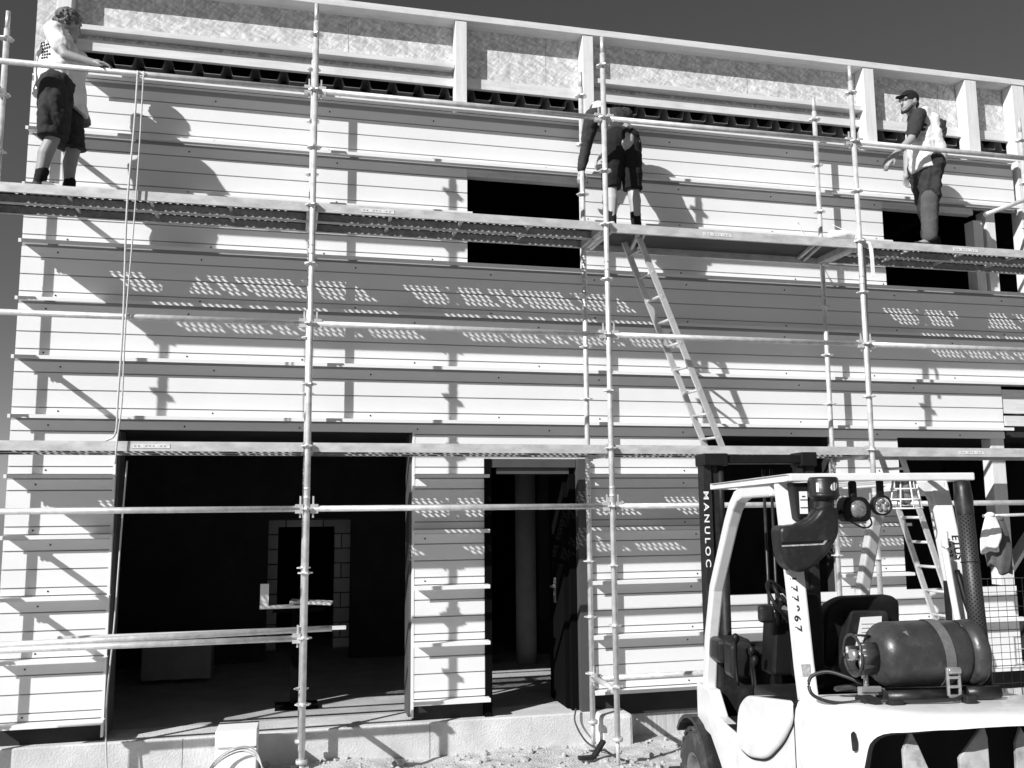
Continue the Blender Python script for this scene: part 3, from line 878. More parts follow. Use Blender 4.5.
vv = [(a, opv(a)+.03, b) for a, b in op] + [(a, -.45, b) for a, b in op] + [(a, -.45, b) for a, b in op2] + [(a, opv(a)+.03, b) for a, b in op2]
m._add(vv, [(i*nn+k, i*nn+(k+1) % nn, ((i+1) % 4)*nn+(k+1) % nn, ((i+1) % 4)*nn+k) for i in range(4) for k in range(nn)])
m.build('opening_liner', M['black'], cw)
for poly in ([(-.312, 1.19), (-.347, 1.105), (-.342, .58), (-.20, .58), (-.248, 1.03), (-.285, 1.13)], [(.022, 1.205), (-.02, 1.15), (-.085, 1.06), (-.08, .58), (.03, .58), (.034, 1.15)],
             [(.19, 1.19), (.165, 1.12), (.15, .58), (.27, .58), (.25, 1.06)], [(.40, 1.16), (.34, 1.05), (.33, .58), (.41, .58)]):
    m = MB(); m.prism(poly, -.715, -.695, lambda a, b, h: (a, h-(a-poly[0][0])*.25, b)); m.build('fin', M['fin'], cw, .004)
# rust chip and scuffs on the counterweight
m = MB(); m.prism(rrect([(-.012, -.045), (.012, -.04), (.016, .0), (.002, .045), (-.016, .03)], .01, 3), -.001, .0015, lambda a, b, h: (a, h, b))
o = m.build('chipped_paint', M['plast'], cw); o.location = (-.520, -.617, 1.13); o.rotation_euler = (0, 0, -.95)
# body side panels, floor, step
for s in (-1, 1):
    m = MB()
    poly = rrect([(-.06, 1.19), (.60, 1.09), (.73, 1.00), (.79, .775), (.60, .755), (.33, .81), (.10, .95), (-.04, 1.08)], .10)
    m.prism(poly, s*.575, s*.40, lambda a, b, h: (h, a, b)); o = m.build('side_panel', M['fwhite'], fk, .018, 3)
    cx_, cz_ = .37, .95
    m = MB(); m.prism([(cx_+(a-cx_)*1.02, cz_+(b-cz_)*1.035-.006) for a, b in poly], s*.557, s*.42, lambda a, b, h: (h, a, b)); m.build('panel_shadow', M['black'], o)  # black outline paints the shadow gap below the panel
    m = MB(); m.box(min(s*.50, s*.5625), max(s*.50, s*.5625), -.064, -.058, .35, 1.17); m.build('panel_gap', M['black'], fk)
    m = MB()
    poly = [(-.06, 1.15), (.55, 1.05), (.78, .82), (1.20, .845), (1.34, .98), (1.60, .98), (1.60, .72), (1.33, .70), (1.16, .58), (.98, .42), (-.06, .35)]
    m.prism(poly, s*.55, s*.47, lambda a, b, h: (h, a, b)); m.build('body_side', M['fwhite'], fk, .01)
    m = MB()
    for k in range(9):
        pass
    arc = [(1.62+.40*math.cos(t), .34+.40*math.sin(t)) for t in [R_(d) for d in range(40, 215, 14)]]
    arc2 = [(1.62+.425*math.cos(t), .34+.425*math.sin(t)) for t in [R_(d) for d in range(40, 215, 14)]]
    m.prism(arc + arc2[::-1], s*.36, s*.60, lambda a, b, h: (h, a, b)); m.build('fender', M['plast'], fk)
m = MB(); m.box(-.47, .47, .45, 1.55, .70, .74); m.box(-.47, .47, -.06, .75, .74, 1.12); m.build('engine_cover', M['plast'], fk, .03, 3)
m = MB(); m.box(-.54, -.30, .80, 1.24, .80, .835); m.box(.30, .54, .80, 1.24, .80, .835); m.build('step', M['plast'], fk)
m = MB(); m.box(-.46, .46, 1.40, 1.48, .74, 1.22); m.box(-.52, -.30, 1.20, 1.42, 1.16, 1.31); m.build('dash_cowl', M['plast'], fk, .03, 3)
m = MB(); m.box(-.50, -.36, 1.02, 1.18, 1.10, 1.31); m.build('front_lamp_box', M['plast'], fk, .03, 3)
m = MB(); m.prism([(-.33, 1.15), (-.12, 1.15), (-.16, 1.52), (-.30, 1.48)], .80, 1.0, lambda a, b, h: (a, h, b)); m.box(-.20, .25, 1.0, 1.4, .74, 1.20); m.build('steering_column', M['black'], fk, .02)
m = MB(); m.box(-.425, -.335, .70, .76, 1.47, 1.57); m.build('instrument_panel', M['plast'], fk, .02, 3)
# steering wheel
swc = Vector((-.325, .62, 1.605)); ax = Vector((.62, -.55, .55)).normalized()
m = MB(); R0, r0 = .125, .011
a = ax.orthogonal().normalized(); b = ax.cross(a)
ring = [swc + (a*math.cos(2*PI*k/32)+b*math.sin(2*PI*k/32))*R0 for k in range(33)]
m.tube(ring, r0, 8)
for k in range(3):
    t = 2*PI*k/3+.4; m.tube([swc, swc+(a*math.cos(t)+b*math.sin(t))*R0], .012, 6)
m.cyl(swc-ax*.02, swc+ax*.02, .03); m.tube(curve([swc, swc-ax*.04, (-.30, .72, 1.50), (-.26, .86, 1.42)], 4), .020, 8)
m.build('steering_wheel', M['black'], fk)
for i, (uu, h0) in enumerate(((-.50, 1.36), (-.44, 1.30), (-.46, 1.26))):
    m = MB(); m.tube(curve([(uu, .92-i*.1, 1.08), (uu, .94-i*.1, 1.2), (uu-.01, .90-i*.1, h0)], 4), [.010]*9, 6); m.ball((uu-.01, .90-i*.1, h0), .022, .022, .03); m.build('lever', M['black'], fk)
# seat
st = MB(); st.prism(rrect([(-.25, 1.28), (.20, 1.28), (.19, 1.63), (.15, 1.66), (-.14, 1.655), (-.23, 1.60)], .06), .28, .40, lambda a, b, h: (a+.0, h+(b-1.28)*-.12, b)); seat = st.build('seat', M['seat'], fk, .03, 3)
m = MB(); m.prism(rrect([(-.21, 1.25), (.12, 1.25), (.085, 1.585), (-.12, 1.59)], .02), .215, .285, lambda a, b, h: (a, h+(b-1.28)*-.12, b)); m.build('seat_pouch', M['plast'], seat, .01)
m = MB(); m.prism([(-.115, 1.32), (.04, 1.32), (.045, 1.56), (-.072, 1.556)], .2085, .2115, lambda a, b, h: (a, h+(b-1.28)*-.12, b))
m.mi = 1
for i in range(8):
    z = 1.52-i*.022; m.prism([(-.068, z), (.022-.02*(i % 3), z), (.022-.02*(i % 3), z+.004), (-.068, z+.004)], .206, .208, lambda a, b, h: (a, h+(b-1.28)*-.12, b))
m.build('document', [M['label'], M['grey']], seat)
m = MB(); m.box(-.23, .23, .36, .80, 1.14, 1.27); m.build('seat_cushion', M['seat'], seat, .04, 3)
m = MB(); m.prism(rrect([(.20, 1.20), (.30, 1.22), (.34, 1.45), (.30, 1.66), (.22, 1.69), (.17, 1.55)], .05), -.40, -.27, lambda a, b, h: (h, a, b)); m.build('wing_rest', M['seat'], seat, .03, 3)
# overhead guard
gd = MB()
zt, zl = 2.312, 2.272
gd.box(-.505, .505, -.02, .04, zl, zt); gd.box(-.505, .505, 1.24, 1.30, zl-.02, zt-.02)
for s in (-1, 1):
    gd.prism([(.04, zl), (1.24, zl-.02), (1.24, zt-.02), (.04, zt)], s*.505, s*.445, lambda a, b, h: (h, a, b))
for i in range(6):
    u = -.33+i*.132
    gd.prism([(.04, zl+.008), (1.24, zl-.012), (1.24, zt-.026), (.04, zt-.006)], u-.012, u+.012, lambda a, b, h: (h, a, b))
gd.build('overhead_guard', M['fwhite'], fk, .006)
def sweep(pts, w, d, name, mt, bev=.008): 
    m = MB(); m.tube([Vector(p) for p in pts], 0, rect=(w, d), ref=(1, 0, 0)); return m.build(name, mt, fk, bev)
for s in (-1, 1):
    # front pillar, bent under the roof
    gx = 0 if s < 0 else .02
    pts = [(s*.455, .30, 2.235), (s*.458, .75, 2.228), (s*.46, .86, 2.20), (s*.463, .94, 2.14), (s*.468, 1.02, 2.04), (s*.487+gx, 1.30, 1.62), (s*.495+gx, 1.41, 1.30), (s*.50+gx, 1.47, 1.0), (s*.50+gx, 1.49, .74)]
    m = MB(); m.tube(pts, 0, rect=(.075, .075), ref=(1, 0, 0)); m.build('front_pillar', M['fwhite'], fk, .012)
    uo = 0 if s < 0 else -.055
    pts = [(s*.475+uo, -.06, 1.10), (s*.472+uo, .0, 1.35), (s*.468+uo, .07, 1.75), (s*.462+uo, .16, 2.15), (s*.458+uo, .19, 2.275)]
    m = MB(); m.tube(pts, 0, rect=(.07, .088 if s < 0 else .105), ref=(1, 0, 0)); pr_ = m.build('rear_pillar', M['fwhite'], fk, .01)
    if s < 0:
        d = Vector((.012, .17, -.55)); d = Vector((-.003, -.075, -.40)).normalized()
        T = basis((-.492, .0435, 1.79), d, (1, 0, .0))
        stick(pr_, text('fleet_number', '177967', .046, T, M['ink'], pr_, 1.35, .0012, 1.6))
        m = MB(); m.box(-.006, .04, -.001, .001, -.03, .03); o = m.build('sticker', M['grey'], pr_); o.location = (-.496, -.0425, 1.33); o.rotation_euler = (R_(-10), 0, 0)
    else:
        d = Vector((.003, -.09, -.40)).normalized()
        stick(pr_, text('decal', 'ETUS', .058, basis((.432, .0845, 1.985), d, (1, 0, 0)), M['ink'], pr_, 1.0, .001))
        stick(pr_, text('decal', 'AIR 23', .038, basis((.386, .0825, 1.975), d, (1, 0, 0)), M['ink'], pr_, 1.0, .001))
# gusset of the right rear pillar
m = MB(); m.prism([(.30, 2.27), (.45, 2.27), (.45, 2.02), (.40, 2.02), (.385, 2.12), (.35, 2.19), (.30, 2.225)], .145, .165, lambda a, b, h: (a-.02, h, b)); m.build('gusset', M['fwhite'], fk)
m = MB(); m.tube(curve([(.345, .03, 2.0), (.325, -.0, 1.95), (.318, -.02, 1.85), (.33, -.05, 1.6), (.345, -.07, 1.42), (.35, -.06, 1.22)], 6), .017, 10); m.build('grab_rail', M['fwhite'], fk)
m = MB(); m.tube(curve([(.40, .03, 1.80), (.392, .0, 1.76), (.40, -.04, 1.62), (.43, -.05, 1.54), (.45, -.02, 1.52)], 6), .014, 8); m.build('grab_handle', M['black'], fk)
m = MB(); m.box(.335, .35, .03, .06, 1.2, 1.75); m.box(.36, .385, .05, .08, 1.2, 1.6); m.build('hydraulic_pipe', M['darksteel'], fk)
# air intake with pre-cleaner bowl
ai = MB()
poly = rrect([(-.607, 2.045), (-.47, 2.055), (-.415, 2.09), (-.38, 2.14), (-.285, 2.14), (-.29, 2.0), (-.355, 1.905), (-.45, 1.825), (-.53, 1.81), (-.58, 1.85), (-.602, 1.93)], .035, 5)
ai.prism(poly, -.10, .035, lambda a, b, h: (a, h, b))
air = ai.build('air_intake', M['plast'], fk, .03, 4)
m = MB(); m.prism([(-.600, 1.957), (-.355, 1.965), (-.345, 1.975), (-.600, 1.967)], -.1025, -.0985, lambda a, b, h: (a, h, b)); m.build('seam_and_glint', M['black'], air)
m = MB(); m.prism([(-.598, 1.944), (-.38, 1.951), (-.36, 1.972), (-.375, 1.972), (-.385, 1.958), (-.598, 1.951)], -.1035, -.0985, lambda a, b, h: (a, h, b)); m.build('seam_and_glint', M['grey'], air)  # grey strip paints the highlight along the groove
m = MB(); m.tube(curve([(-.47, -.03, 2.0), (-.395, -.03, 2.04), (-.345, -.03, 2.11), (-.336, -.03, 2.20)], 6), [.065]*6+[.06]*6+[.052]*7, 16); m.build('intake_pipe', M['plast'], air)
m = MB(); m.lathe([(.001, 2.292), (.066, 2.292), (.074, 2.286), (.077, 2.275), (.077, 2.205), (.080, 2.203), (.080, 2.193), (.070, 2.188), (.066, 2.176), (.05, 2.172), (.001, 2.172)], (-.336, -.03, 0), n=32); pc = m.build('pre_cleaner', M['plast'], air)
for k, (a0, a1, zz0, zz1) in enumerate(((-.75, -.50, 2.222, 2.262), (-2.75, -2.63, 2.215, 2.262))):
    m = MB(); N = 8
    # curved white emblem patch wrapped on the bowl
    c0 = (a0+a1)/2; v = []
    for j in range(N+1):
        t = lerp(-1, 1, j/N); hh = math.sqrt(max(0, 1-t*t))*.5 if k == 0 else .5
        for q in (-1, 1):
            an = -PI/2 + .35 + t*.32 if k == 0 else -PI/2 - .78 + t*.08
            v.append((-.336+.0782*math.cos(an), -.03+.0782*math.sin(an), (zz0+zz1)/2+q*hh*(zz1-zz0) + (.006*t if k == 0 else 0)))
    m._add(v, [(2*j, 2*j+2, 2*j+3, 2*j+1) for j in range(N) if not (k == 0 and j in (2, 5)) and not (k == 1 and j == 4)]); m.build('emblem', M['label'], pc)
# lamps below the roof
m = MB(); m.prism(rrect([(-.20, 2.06), (-.06, 2.06), (-.05, 2.14), (-.08, 2.19), (-.19, 2.19), (-.21, 2.13)], .04), .02, .12, lambda a, b, h: (a, h, b)); m.box(-.15, -.11, .05, .09, 2.18, 2.275)
lp = m.build('work_lamp', M['black'], fk, .015, 3)
m = MB(); m.lathe([(.001, -.018), (.03, -.015), (.046, -.004), (.048, .006)], (-.126, .02, 2.125), (0, 1, 0), 20); m.build('lens', M['glass'], lp)
m = MB(); m.tube(curve([(-.2, .06, 2.12), (-.25, .05, 2.09), (-.27, .04, 2.13), (-.3, .03, 2.2)], 5), .010, 8); m.tube(curve([(-.06, .05, 2.1), (-.05, .04, 2.05), (-.1, .03, 2.03), (-.2, .03, 2.08)], 5), .005, 6); m.build('lamp_cable', M['black'], lp)
m = MB(); m.lathe([(.001, .06), (.04, .06), (.052, .04), (.054, 0), (.050, -.006), (.046, 0), (.044, .012)], (.012, .03, 2.145), (0, 1, 0), 24); m.box(-.004, .028, .04, .06, 2.19, 2.275); lp = m.build('led_lamp', M['black'], fk)
m = MB(); m.cyl((.012, .04, 2.145), (.012, .036, 2.145), .044, n=20); m.build('lens', M['grey'], lp)
m = MB()
for k in range(5):
    t = 2*PI*k/5+.3; m.ball((.012+.024*math.cos(t), .032, 2.145+.024*math.sin(t)), .013, .006, .013)
m.build('led', M['glass'], lp)
# beacon in its wire cage
m = MB(); m.lathe([(.001, 2.27), (.045, 2.27), (.045, 2.235), (.036, 2.23), (.038, 2.19), (.032, 2.16), (.018, 2.148), (.001, 2.145)], (.148, .05, 0), n=20); bc = m.build('beacon', M['glass'], fk)
m = MB(); N = 8
for k in range(N):
    t = 2*PI*k/N; m.tube([(.148+.058*math.cos(t), .05+.058*math.sin(t), 2.275), (.148+.084*math.cos(t), .05+.084*math.sin(t), 2.128)], .0042, 6)
for z in (2.275, 2.23, 2.175, 2.128):
    rr = lerp(.058, .084, (2.275-z)/.147)
    m.tube([(.148+rr*math.cos(2*PI*k/24), .05+rr*math.sin(2*PI*k/24), z) for k in range(25)], .0045, 6)
m.build('beacon_cage', M['label'], bc)
# strip lamp on the left pillar
m = MB(); m.prism([(-.43, 2.265), (-.34, 2.265), (-.35, 2.10), (-.36, 2.075), (-.41, 2.075)], -.005, .09, lambda a, b, h: (a-.045, h+.02, b)); sp = m.build('indicator_lamp', M['black'], fk, .008)
m = MB(); m.box(-.447, -.407, .006, .02, 2.105, 2.22); m.mi = 1
for z in (2.135, 2.175): m.box(-.447, -.407, .003, .006, z, z+.004)
m.box(-.437, -.42, .003, .006, 2.192, 2.197)
m.build('indicator_lens', [M['label'], M['ink']], sp)
# exhaust with perforated guard
e0 = Vector((.405, -.13, 1.19)); e1 = Vector((.440, -.005, 2.19))
m = MB(); L = (e1-e0).length
m.cyl((0, 0, 0), (0, 0, L), .043, n=24); ex = m.build('exhaust_guard', M['perf'], fk); ex.location = e0; ex.rotation_euler = (e1-e0).to_track_quat('Z', 'Y').to_euler()
m = MB(); m.lathe([(.044, -.10), (.047, -.02), (.044, .03), (.040, .075), (.035, .077), (.034, -.02)], (0, 0, L), n=20); m.build('exhaust_tip', M['plast'], ex)
m = MB(); m.tube([(.0455*math.cos(2*PI*k/20), .0455*math.sin(2*PI*k/20), L*.66) for k in range(21)], .003, 5); m.build('clamp', M['darksteel'], ex)
# mast, carriage, forks
ms = thing('mast', '', '', (0, 0, 0)); del ms['label']; del ms['category']
ms.parent = fk
mastL, mastR = -.43, .31
for u, s in ((mastL, 1), (mastR, -1)):
    m = MB(); a, b = sorted((u-s*.03, u+s*.03))
    m.box(a, b, 1.58, 1.70, .10, 2.50); rl = m.build('mast_rail', M['darksteel'], ms, .004)
    m = MB(); a, b = sorted((u+s*.045, u+s*.085)); m.box(a, b, 1.60, 1.69, .14, 2.42); m.build('inner_rail', M['darksteel'], ms)
    if s > 0:
        text('lettering', 'MANULOC', .050, basis((u-.016, 1.578, 2.25), (0, 0, -1), (1, 0, 0)), M['label'], rl, 1.6, .0008, 1.5)
m = MB(); m.box(mastL-.03, mastR+.03, 1.56, 1.72, 2.435, 2.495); m.box(mastL-.035, mastL+.14, 1.54, 1.74, 2.42, 2.505); m.box(mastR-.08, mastR+.035, 1.54, 1.74, 2.415, 2.512); m.build('crosshead', M['black'], ms, .008)
m = MB(); m.box(mastL, mastR, 1.60, 1.68, 1.15, 1.22); m.box(mastL, mastR, 1.60, 1.68, .2, .3); m.build('cross_member', M['darksteel'], ms)
for u in (.0, .055):
    m = MB(); m.cyl((u, 1.66, .3), (u, 1.66, 2.4), .010, n=10); m.build('lift_chain', M['plast'], ms)
m = MB(); m.cyl((-.33, 1.6, .3), (-.33, 1.6, 1.95), .035, n=16); m.cyl((-.33, 1.6, 1.95), (-.33, 1.6, 2.42), .02, n=16); m.build('lift_cylinder', M['darksteel'], ms)
m = MB(); m.box(-.52, .40, 1.78, 1.82, .12, .20); m.box(-.52, .40, 1.78, 1.82, .50, .57); m.box(-.40, -.34, 1.72, 1.79, .12, .57); m.box(.22, .28, 1.72, 1.79, .12, .57); m.build('carriage', M['darksteel'], ms)
for u in (-.36, .24):
    m = MB(); m.box(u-.05, u+.05, 1.82, 1.86, .06, .58); m.box(u-.05, u+.05, 1.86, 2.90, .06, .095); m.build('fork', M['darksteel'], ms, .006)
# wheels
def wheel(u, v, r, wd, s):
    wroot = MB(); h = wd/2
    prof = [(r*.50, -h*.9), (r*.56, -h), (r*.80, -h*1.06), (r*.93, -h), (r*.985, -h*.8), (r, -h*.6), (r, h*.6), (r*.985, h*.8), (r*.93, h), (r*.80, h*1.06), (r*.50, h*.9)]
    wroot.lathe(prof, (0, 0, 0), (1, 0, 0), 40, True)
    for k in range(20):
        for sd in (-1, 1):
            t = 2*PI*(k+(.5 if sd > 0 else 0))/20
            T = Matrix.Rotation(t, 4, 'X')
            wroot.box(min(sd*.01, sd*h*1.0), max(sd*.01, sd*h*1.0), -r*.10, r*.10, r*.97, r*1.04, T)
    ty = wroot.build('tyre', M['rubber'])
    m = MB(); m.lathe([(r*.50, -h*.93), (r*.56, -h*1.03), (r*.53, -h*1.03), (r*.47, -h*.8), (r*.46, h*.1), (r*.30, h*.15), (r*.25, -h*.3), (.01, -h*.3)], (0, 0, 0), (s, 0, 0) if s > 0 else (1, 0, 0), 32)
    for k in range(6):
        t = 2*PI*k/6; m.cyl((-h*.05, r*.38*math.cos(t), r*.38*math.sin(t)), (h*.15, r*.38*math.cos(t), r*.38*math.sin(t)), .014, n=6)
    rm = m.build('rim', M['rim'])
    wo = bpy.data.objects.new('wheel', None); wo.empty_display_size = .05; COL.objects.link(wo); wo.parent = fk; wo.location = (u, v, r); 
    if s > 0: wo.rotation_euler = (0, 0, PI)
    ty.parent = wo; rm.parent = wo
    return wo
wheel(-.475, 1.62, .335, .20, -1); wheel(.475, 1.62, .335, .20, 1)
wheel(-.44, -.10, .27, .17, -1); wheel(.44, -.10, .27, .17, 1)
m = MB(); m.cyl((-.4, 1.62, .335), (.4, 1.62, .335), .06); m.box(-.40, .40, -.05, 1.5, .30, .70); m.build('chassis', M['black'], fk)
# gas bottle cradle, hoses, regulator
m = MB()
m.cyl((-.32, -.53, 1.292), (.0, -.53, 1.292), .029, n=16); m.cyl((.06, -.53, 1.300), (.22, -.53, 1.300), .029, n=16)
m.cyl((-.32, -.32, 1.262), (.24, -.32, 1.262), .030, n=16); m.box(-.30, .20, -.53, -.30, 1.235, 1.262)
cr = m.build('bottle_cradle', M['plast'], fk)
m = MB(); m.tube(curve([(-.365, -.40, 1.33), (-.41, -.34, 1.35), (-.48, -.28, 1.365), (-.545, -.24, 1.33), (-.55, -.27, 1.26), (-.50, -.42, 1.25), (-.40, -.52, 1.277), (-.22, -.58, 1.281), (-.05, -.60, 1.287), (.02, -.58, 1.30)], 8), .0085, 8); m.build('gas_hose', M['cable'], fk)
m = MB(); m.tube(curve([(-.34, -.3, 1.30), (-.40, -.22, 1.275), (-.36, -.16, 1.26), (-.2, -.12, 1.25)], 8), .012, 8); m.build('gas_hose', M['cable'], fk)
m = MB(); m.box(-.385, -.325, -.45, -.39, 1.275, 1.315); m.cyl((-.355, -.42, 1.315), (-.355, -.42, 1.42), .012); m.cyl((-.32, -.42, 1.295), (-.27, -.42, 1.295), .016); m.box(-.40, -.30, -.46, -.44, 1.30, 1.325); m.build('regulator', M['steel'], fk, .004)
for q in ((-.43, -.35, -.55, -.45, 1.235, 1.29), (-.33, -.27, -.6, -.54, 1.258, 1.29), (.01, .06, -.62, -.57, 1.262, 1.305)):
    m = MB(); m.box(*q); m.build('valve_block', M['darksteel'], fk, .006)
# gas cylinder (thing of its own)
gc = thing('gas_cylinder', 'scratched dark gas cylinder strapped across the rear of the forklift', 'gas cylinder', FO + Matrix.Rotation(FA, 3, 'Z') @ Vector((-.03, -.43, 1.463)), FA)
gc.scale = (.93, 1, 1)
rc = .147
pf = [(.001, -.345), (.055, -.345), (.06, -.338)] + [(rc*math.sin(t)**.8 if t > 0 else .06, -.23-.105*math.cos(t)) for t in [k*PI/2/7 for k in range(2, 8)]] + [(rc, -.1), (rc+.0015, -.005), (rc, .01)] + [(rc*math.cos(t)**.8, .09+.10*math.sin(t)) for t in [k*PI/2/7 for k in range(0, 7)]] + [(.001, .192)]
m = MB(); m.lathe(pf, (0, 0, 0), (1, 0, 0), 40); cb = m.build('body', M['cyl'], gc)
m = MB(); m.lathe([(.138, .132), (.146, .130), (.150, .205), (.147, .214), (.140, .212), (.134, .14)], (0, 0, 0), (1, 0, 0), 36, True); m.build('foot_ring', M['cyl'], gc)
# collar with two windows
m = MB(); N = 40; v = []; f = []
for k in range(N+1):
    t = 2*PI*k/N
    for x, rr in ((-.325, .085), (-.415, .089)):
        for dr in (0, .005): v.append((x, (rr+dr)*math.cos(t), (rr+dr)*math.sin(t)))
for k in range(N):
    t = 2*PI*(k+.5)/N
    if R_(100) < t < R_(135) or R_(20) < t < R_(60): 
        continue
    o0, o1 = 4*k, 4*k+4
    f += [(o0, o1, o1+2, o0+2), (o0+1, o0+3, o1+3, o1+1), (o0, o0+1, o1+1, o1), (o0+2, o1+2, o1+3, o0+3), (o0, o0+2, o0+3, o0+1), (o1, o1+1, o1+3, o1+2)]
m._add(v, f, True)
m.tube([(-.415, .0915*math.cos(2*PI*k/32), 0.0915*math.sin(2*PI*k/32)) for k in range(33)], .007, 8)
m.build('collar', M['cyl'], gc)
m = MB(); m.cyl((-.345, 0, 0), (-.40, 0, 0), .020); m.cyl((-.395, 0, 0), (-.425, 0, 0), .026, n=8); m.cyl((-.38, 0, 0), (-.38, -.03, -.10), .011); m.build('valve', M['steel'], gc)
m = MB(); N = 28
pts = []
for k in range(N+1):
    t = R_(-60)+ (R_(300))*k/N
    pts.append(((rc+.004)*math.cos(t), (rc+.004)*math.sin(t)))
for x0, x1, rr in ((-.022, .028, 0),):
    v = []; 
    for a, b in pts:
        sl = .012*(b/rc)
        for x, q in ((x0-sl, 0), (x1-sl, 0), (x1-sl, .003), (x0-sl, .003)):
            l_ = math.hypot(a, b); v.append((x, a*(l_+q)/l_, b*(l_+q)/l_))
    m._add(v, [(4*k+i, 4*k+(i+1) % 4, 4*k+4+(i+1) % 4, 4*k+4+i) for k in range(len(pts)-1) for i in range(4)])
m.build('strap', M['strap'], gc)
bk = MB(); 
for x in (-.018, .040): bk.box(x-.006, x+.006, -.150, -.138, -.165, -.045)
for z in (-.165, -.125, -.085): bk.box(-.018, .040, -.152, -.140, z-.006, z+.006)
bk.cyl((-.02, -.15, -.055), (.042, -.15, -.055), .016, n=12)
bk.build('buckle', M['steel'], gc, .002)
m = MB()
for th, x in ((2.6, -.235), (2.15, -.262)):
    pass
Tq = basis((-.198, -.100, .100), (.9, -.3, .31), (-.2, .4, .9))
m.box(-.016, .016, -.014, .014, 0, .002, Tq); m.build('sticker', M['strap'], gc)

# ------------------------------------------------------------------ people
def hand(m, wrist, fwd, palm, s=1.0, curl=.5, side=1):
    # wrist point, finger direction, palm normal; five unequal fingers bent at the knuckles
    fwd = Vector(fwd).normalized(); pn = Vector(palm).normalized(); lat = fwd.cross(pn).normalized()*side
    pn = lat.cross(fwd).normalized()*side
    w0 = Vector(wrist); k = w0+fwd*.085*s
    m.cap(w0, w0+fwd*.03*s, .026*s, .030*s)
    for i in range(4):
        o = (i-1.5)*.019*s
        m.cap(w0+fwd*.02*s+lat*o*.8, k+lat*o, .014*s, .0125*s, 8)
        L = (.040, .046, .043, .034)[i]*s
        a = curl*.7; d1 = (fwd*math.cos(a)+pn*math.sin(a)); p1 = k+lat*o; p2 = p1+d1*L
        m.cap(p1, p2, .0105*s, .0095*s, 8)
        a2 = curl*1.7; d2 = (fwd*math.cos(a2)+pn*math.sin(a2)); p3 = p2+d2*L*.75
        m.cap(p2, p3, .0095*s, .0085*s, 8)
        a3 = curl*2.3; d3 = (fwd*math.cos(a3)+pn*math.sin(a3)); m.cap(p3, p3+d3*L*.5, .0085*s, .0075*s, 8)
    tb = w0+fwd*.028*s-lat*.026*s; t1 = tb+(fwd*.6-lat*.7+pn*.4).normalized()*.038*s; t2 = t1+(fwd*.9-lat*.1+pn*.5).normalized()*.032*s
    m.cap(tb, t1, .014*s, .012*s, 8); m.cap(t1, t2, .011*s, .009*s, 8)
def head_shape(m, c, face, upv, s=1.0):
    f = Vector(face).normalized(); u = Vector(upv); u = (u-f*u.dot(f)).normalized(); l = u.cross(f)
    T = Matrix(((f.x, l.x, u.x), (f.y, l.y, u.y), (f.z, l.z, u.z)))
    c = Vector(c)
    P = lambda a, b, d: c+T @ Vector((a*s, b*s, d*s))
    m.ball(c+T @ Vector((-.012*s, 0, .025*s)), .098*s, .078*s, .095*s, 18, 12, T)
    m.ball(P(.022, 0, -.035), .070*s, .062*s, .085*s, 16, 10, T)
    m.ball(P(.055, 0, -.085), .036*s, .036*s, .030*s, 12, 8, T)
    m.cap(P(.088, 0, .012), P(.108, 0, -.026), .010*s, .016*s, 8)
    m.cap(P(.086, -.018, -.062), P(.086, .018, -.062), .010*s, .010*s, 8)
    m.cap(P(.078, -.045, .028), P(.082, .045, .028), .014*s, .014*s, 8)
    for q in (-1, 1): m.ball(P(-.008, q*.078, -.005), .020*s, .010*s, .034*s, 8, 6, T)
    return P, T
def eyes(P, parent, dark):
    m = MB()
    for q in (-1, 1): m.ball(P(.080, q*.031, .008), .007, .009, .005, 8, 6)
    m.build('eye', dark, parent)
def person(label, base, J, cfg):
    t = thing('person', label, 'person', base)
    b = MB()
    V = {k: Vector(v) for k, v in J.items()}
    # trunk and limbs as one surface
    b.cap(V['hipL'], V['hipR'], .10, .10); b.cap(V['pelvis'], V['chest'], .125, .14); b.cap(V['shL'], V['shR'], .065, .065); b.cap(V['chest'], V['neck'], .11, .062)
    b.cap(V['neck'], V['head']-Vector((0, 0, .05)), .056, .054)
    for s in 'LR':
        b.cap(V['hip'+s], V['knee'+s], .088, .058); 
        k, a = V['knee'+s], V['ank'+s]; mid = k.lerp(a, .35) - V['toe'].normalized()*.018
        b.cap(k, mid, .056, .060); b.cap(mid, a, .058, .037)
        b.cap(a, a+V['toe'].normalized()*.13+Vector((0, 0, -.04)), .04, .032)
        b.cap(V['sh'+s], V['el'+s], .052, .041); b.cap(V['el'+s], V['wr'+s], .041, .028)
        hd = V.get('hd'+s) or (V['wr'+s]-V['el'+s]); pn = V.get('pn'+s) or Vector((0, 0, -1))
        hand(b, V['wr'+s], hd, pn, 1.0, cfg.get('curl'+s, .5), 1 if s == 'R' else -1)
    P, T = head_shape(b, V['head'], V['face'], V.get('hup', Vector((0, 0, 1))))
    body = b.build('body', cfg['skin'], t); remesh(body, .0075, 3)
    eyes(P, body, M['ink'])
    return t, V, P, T
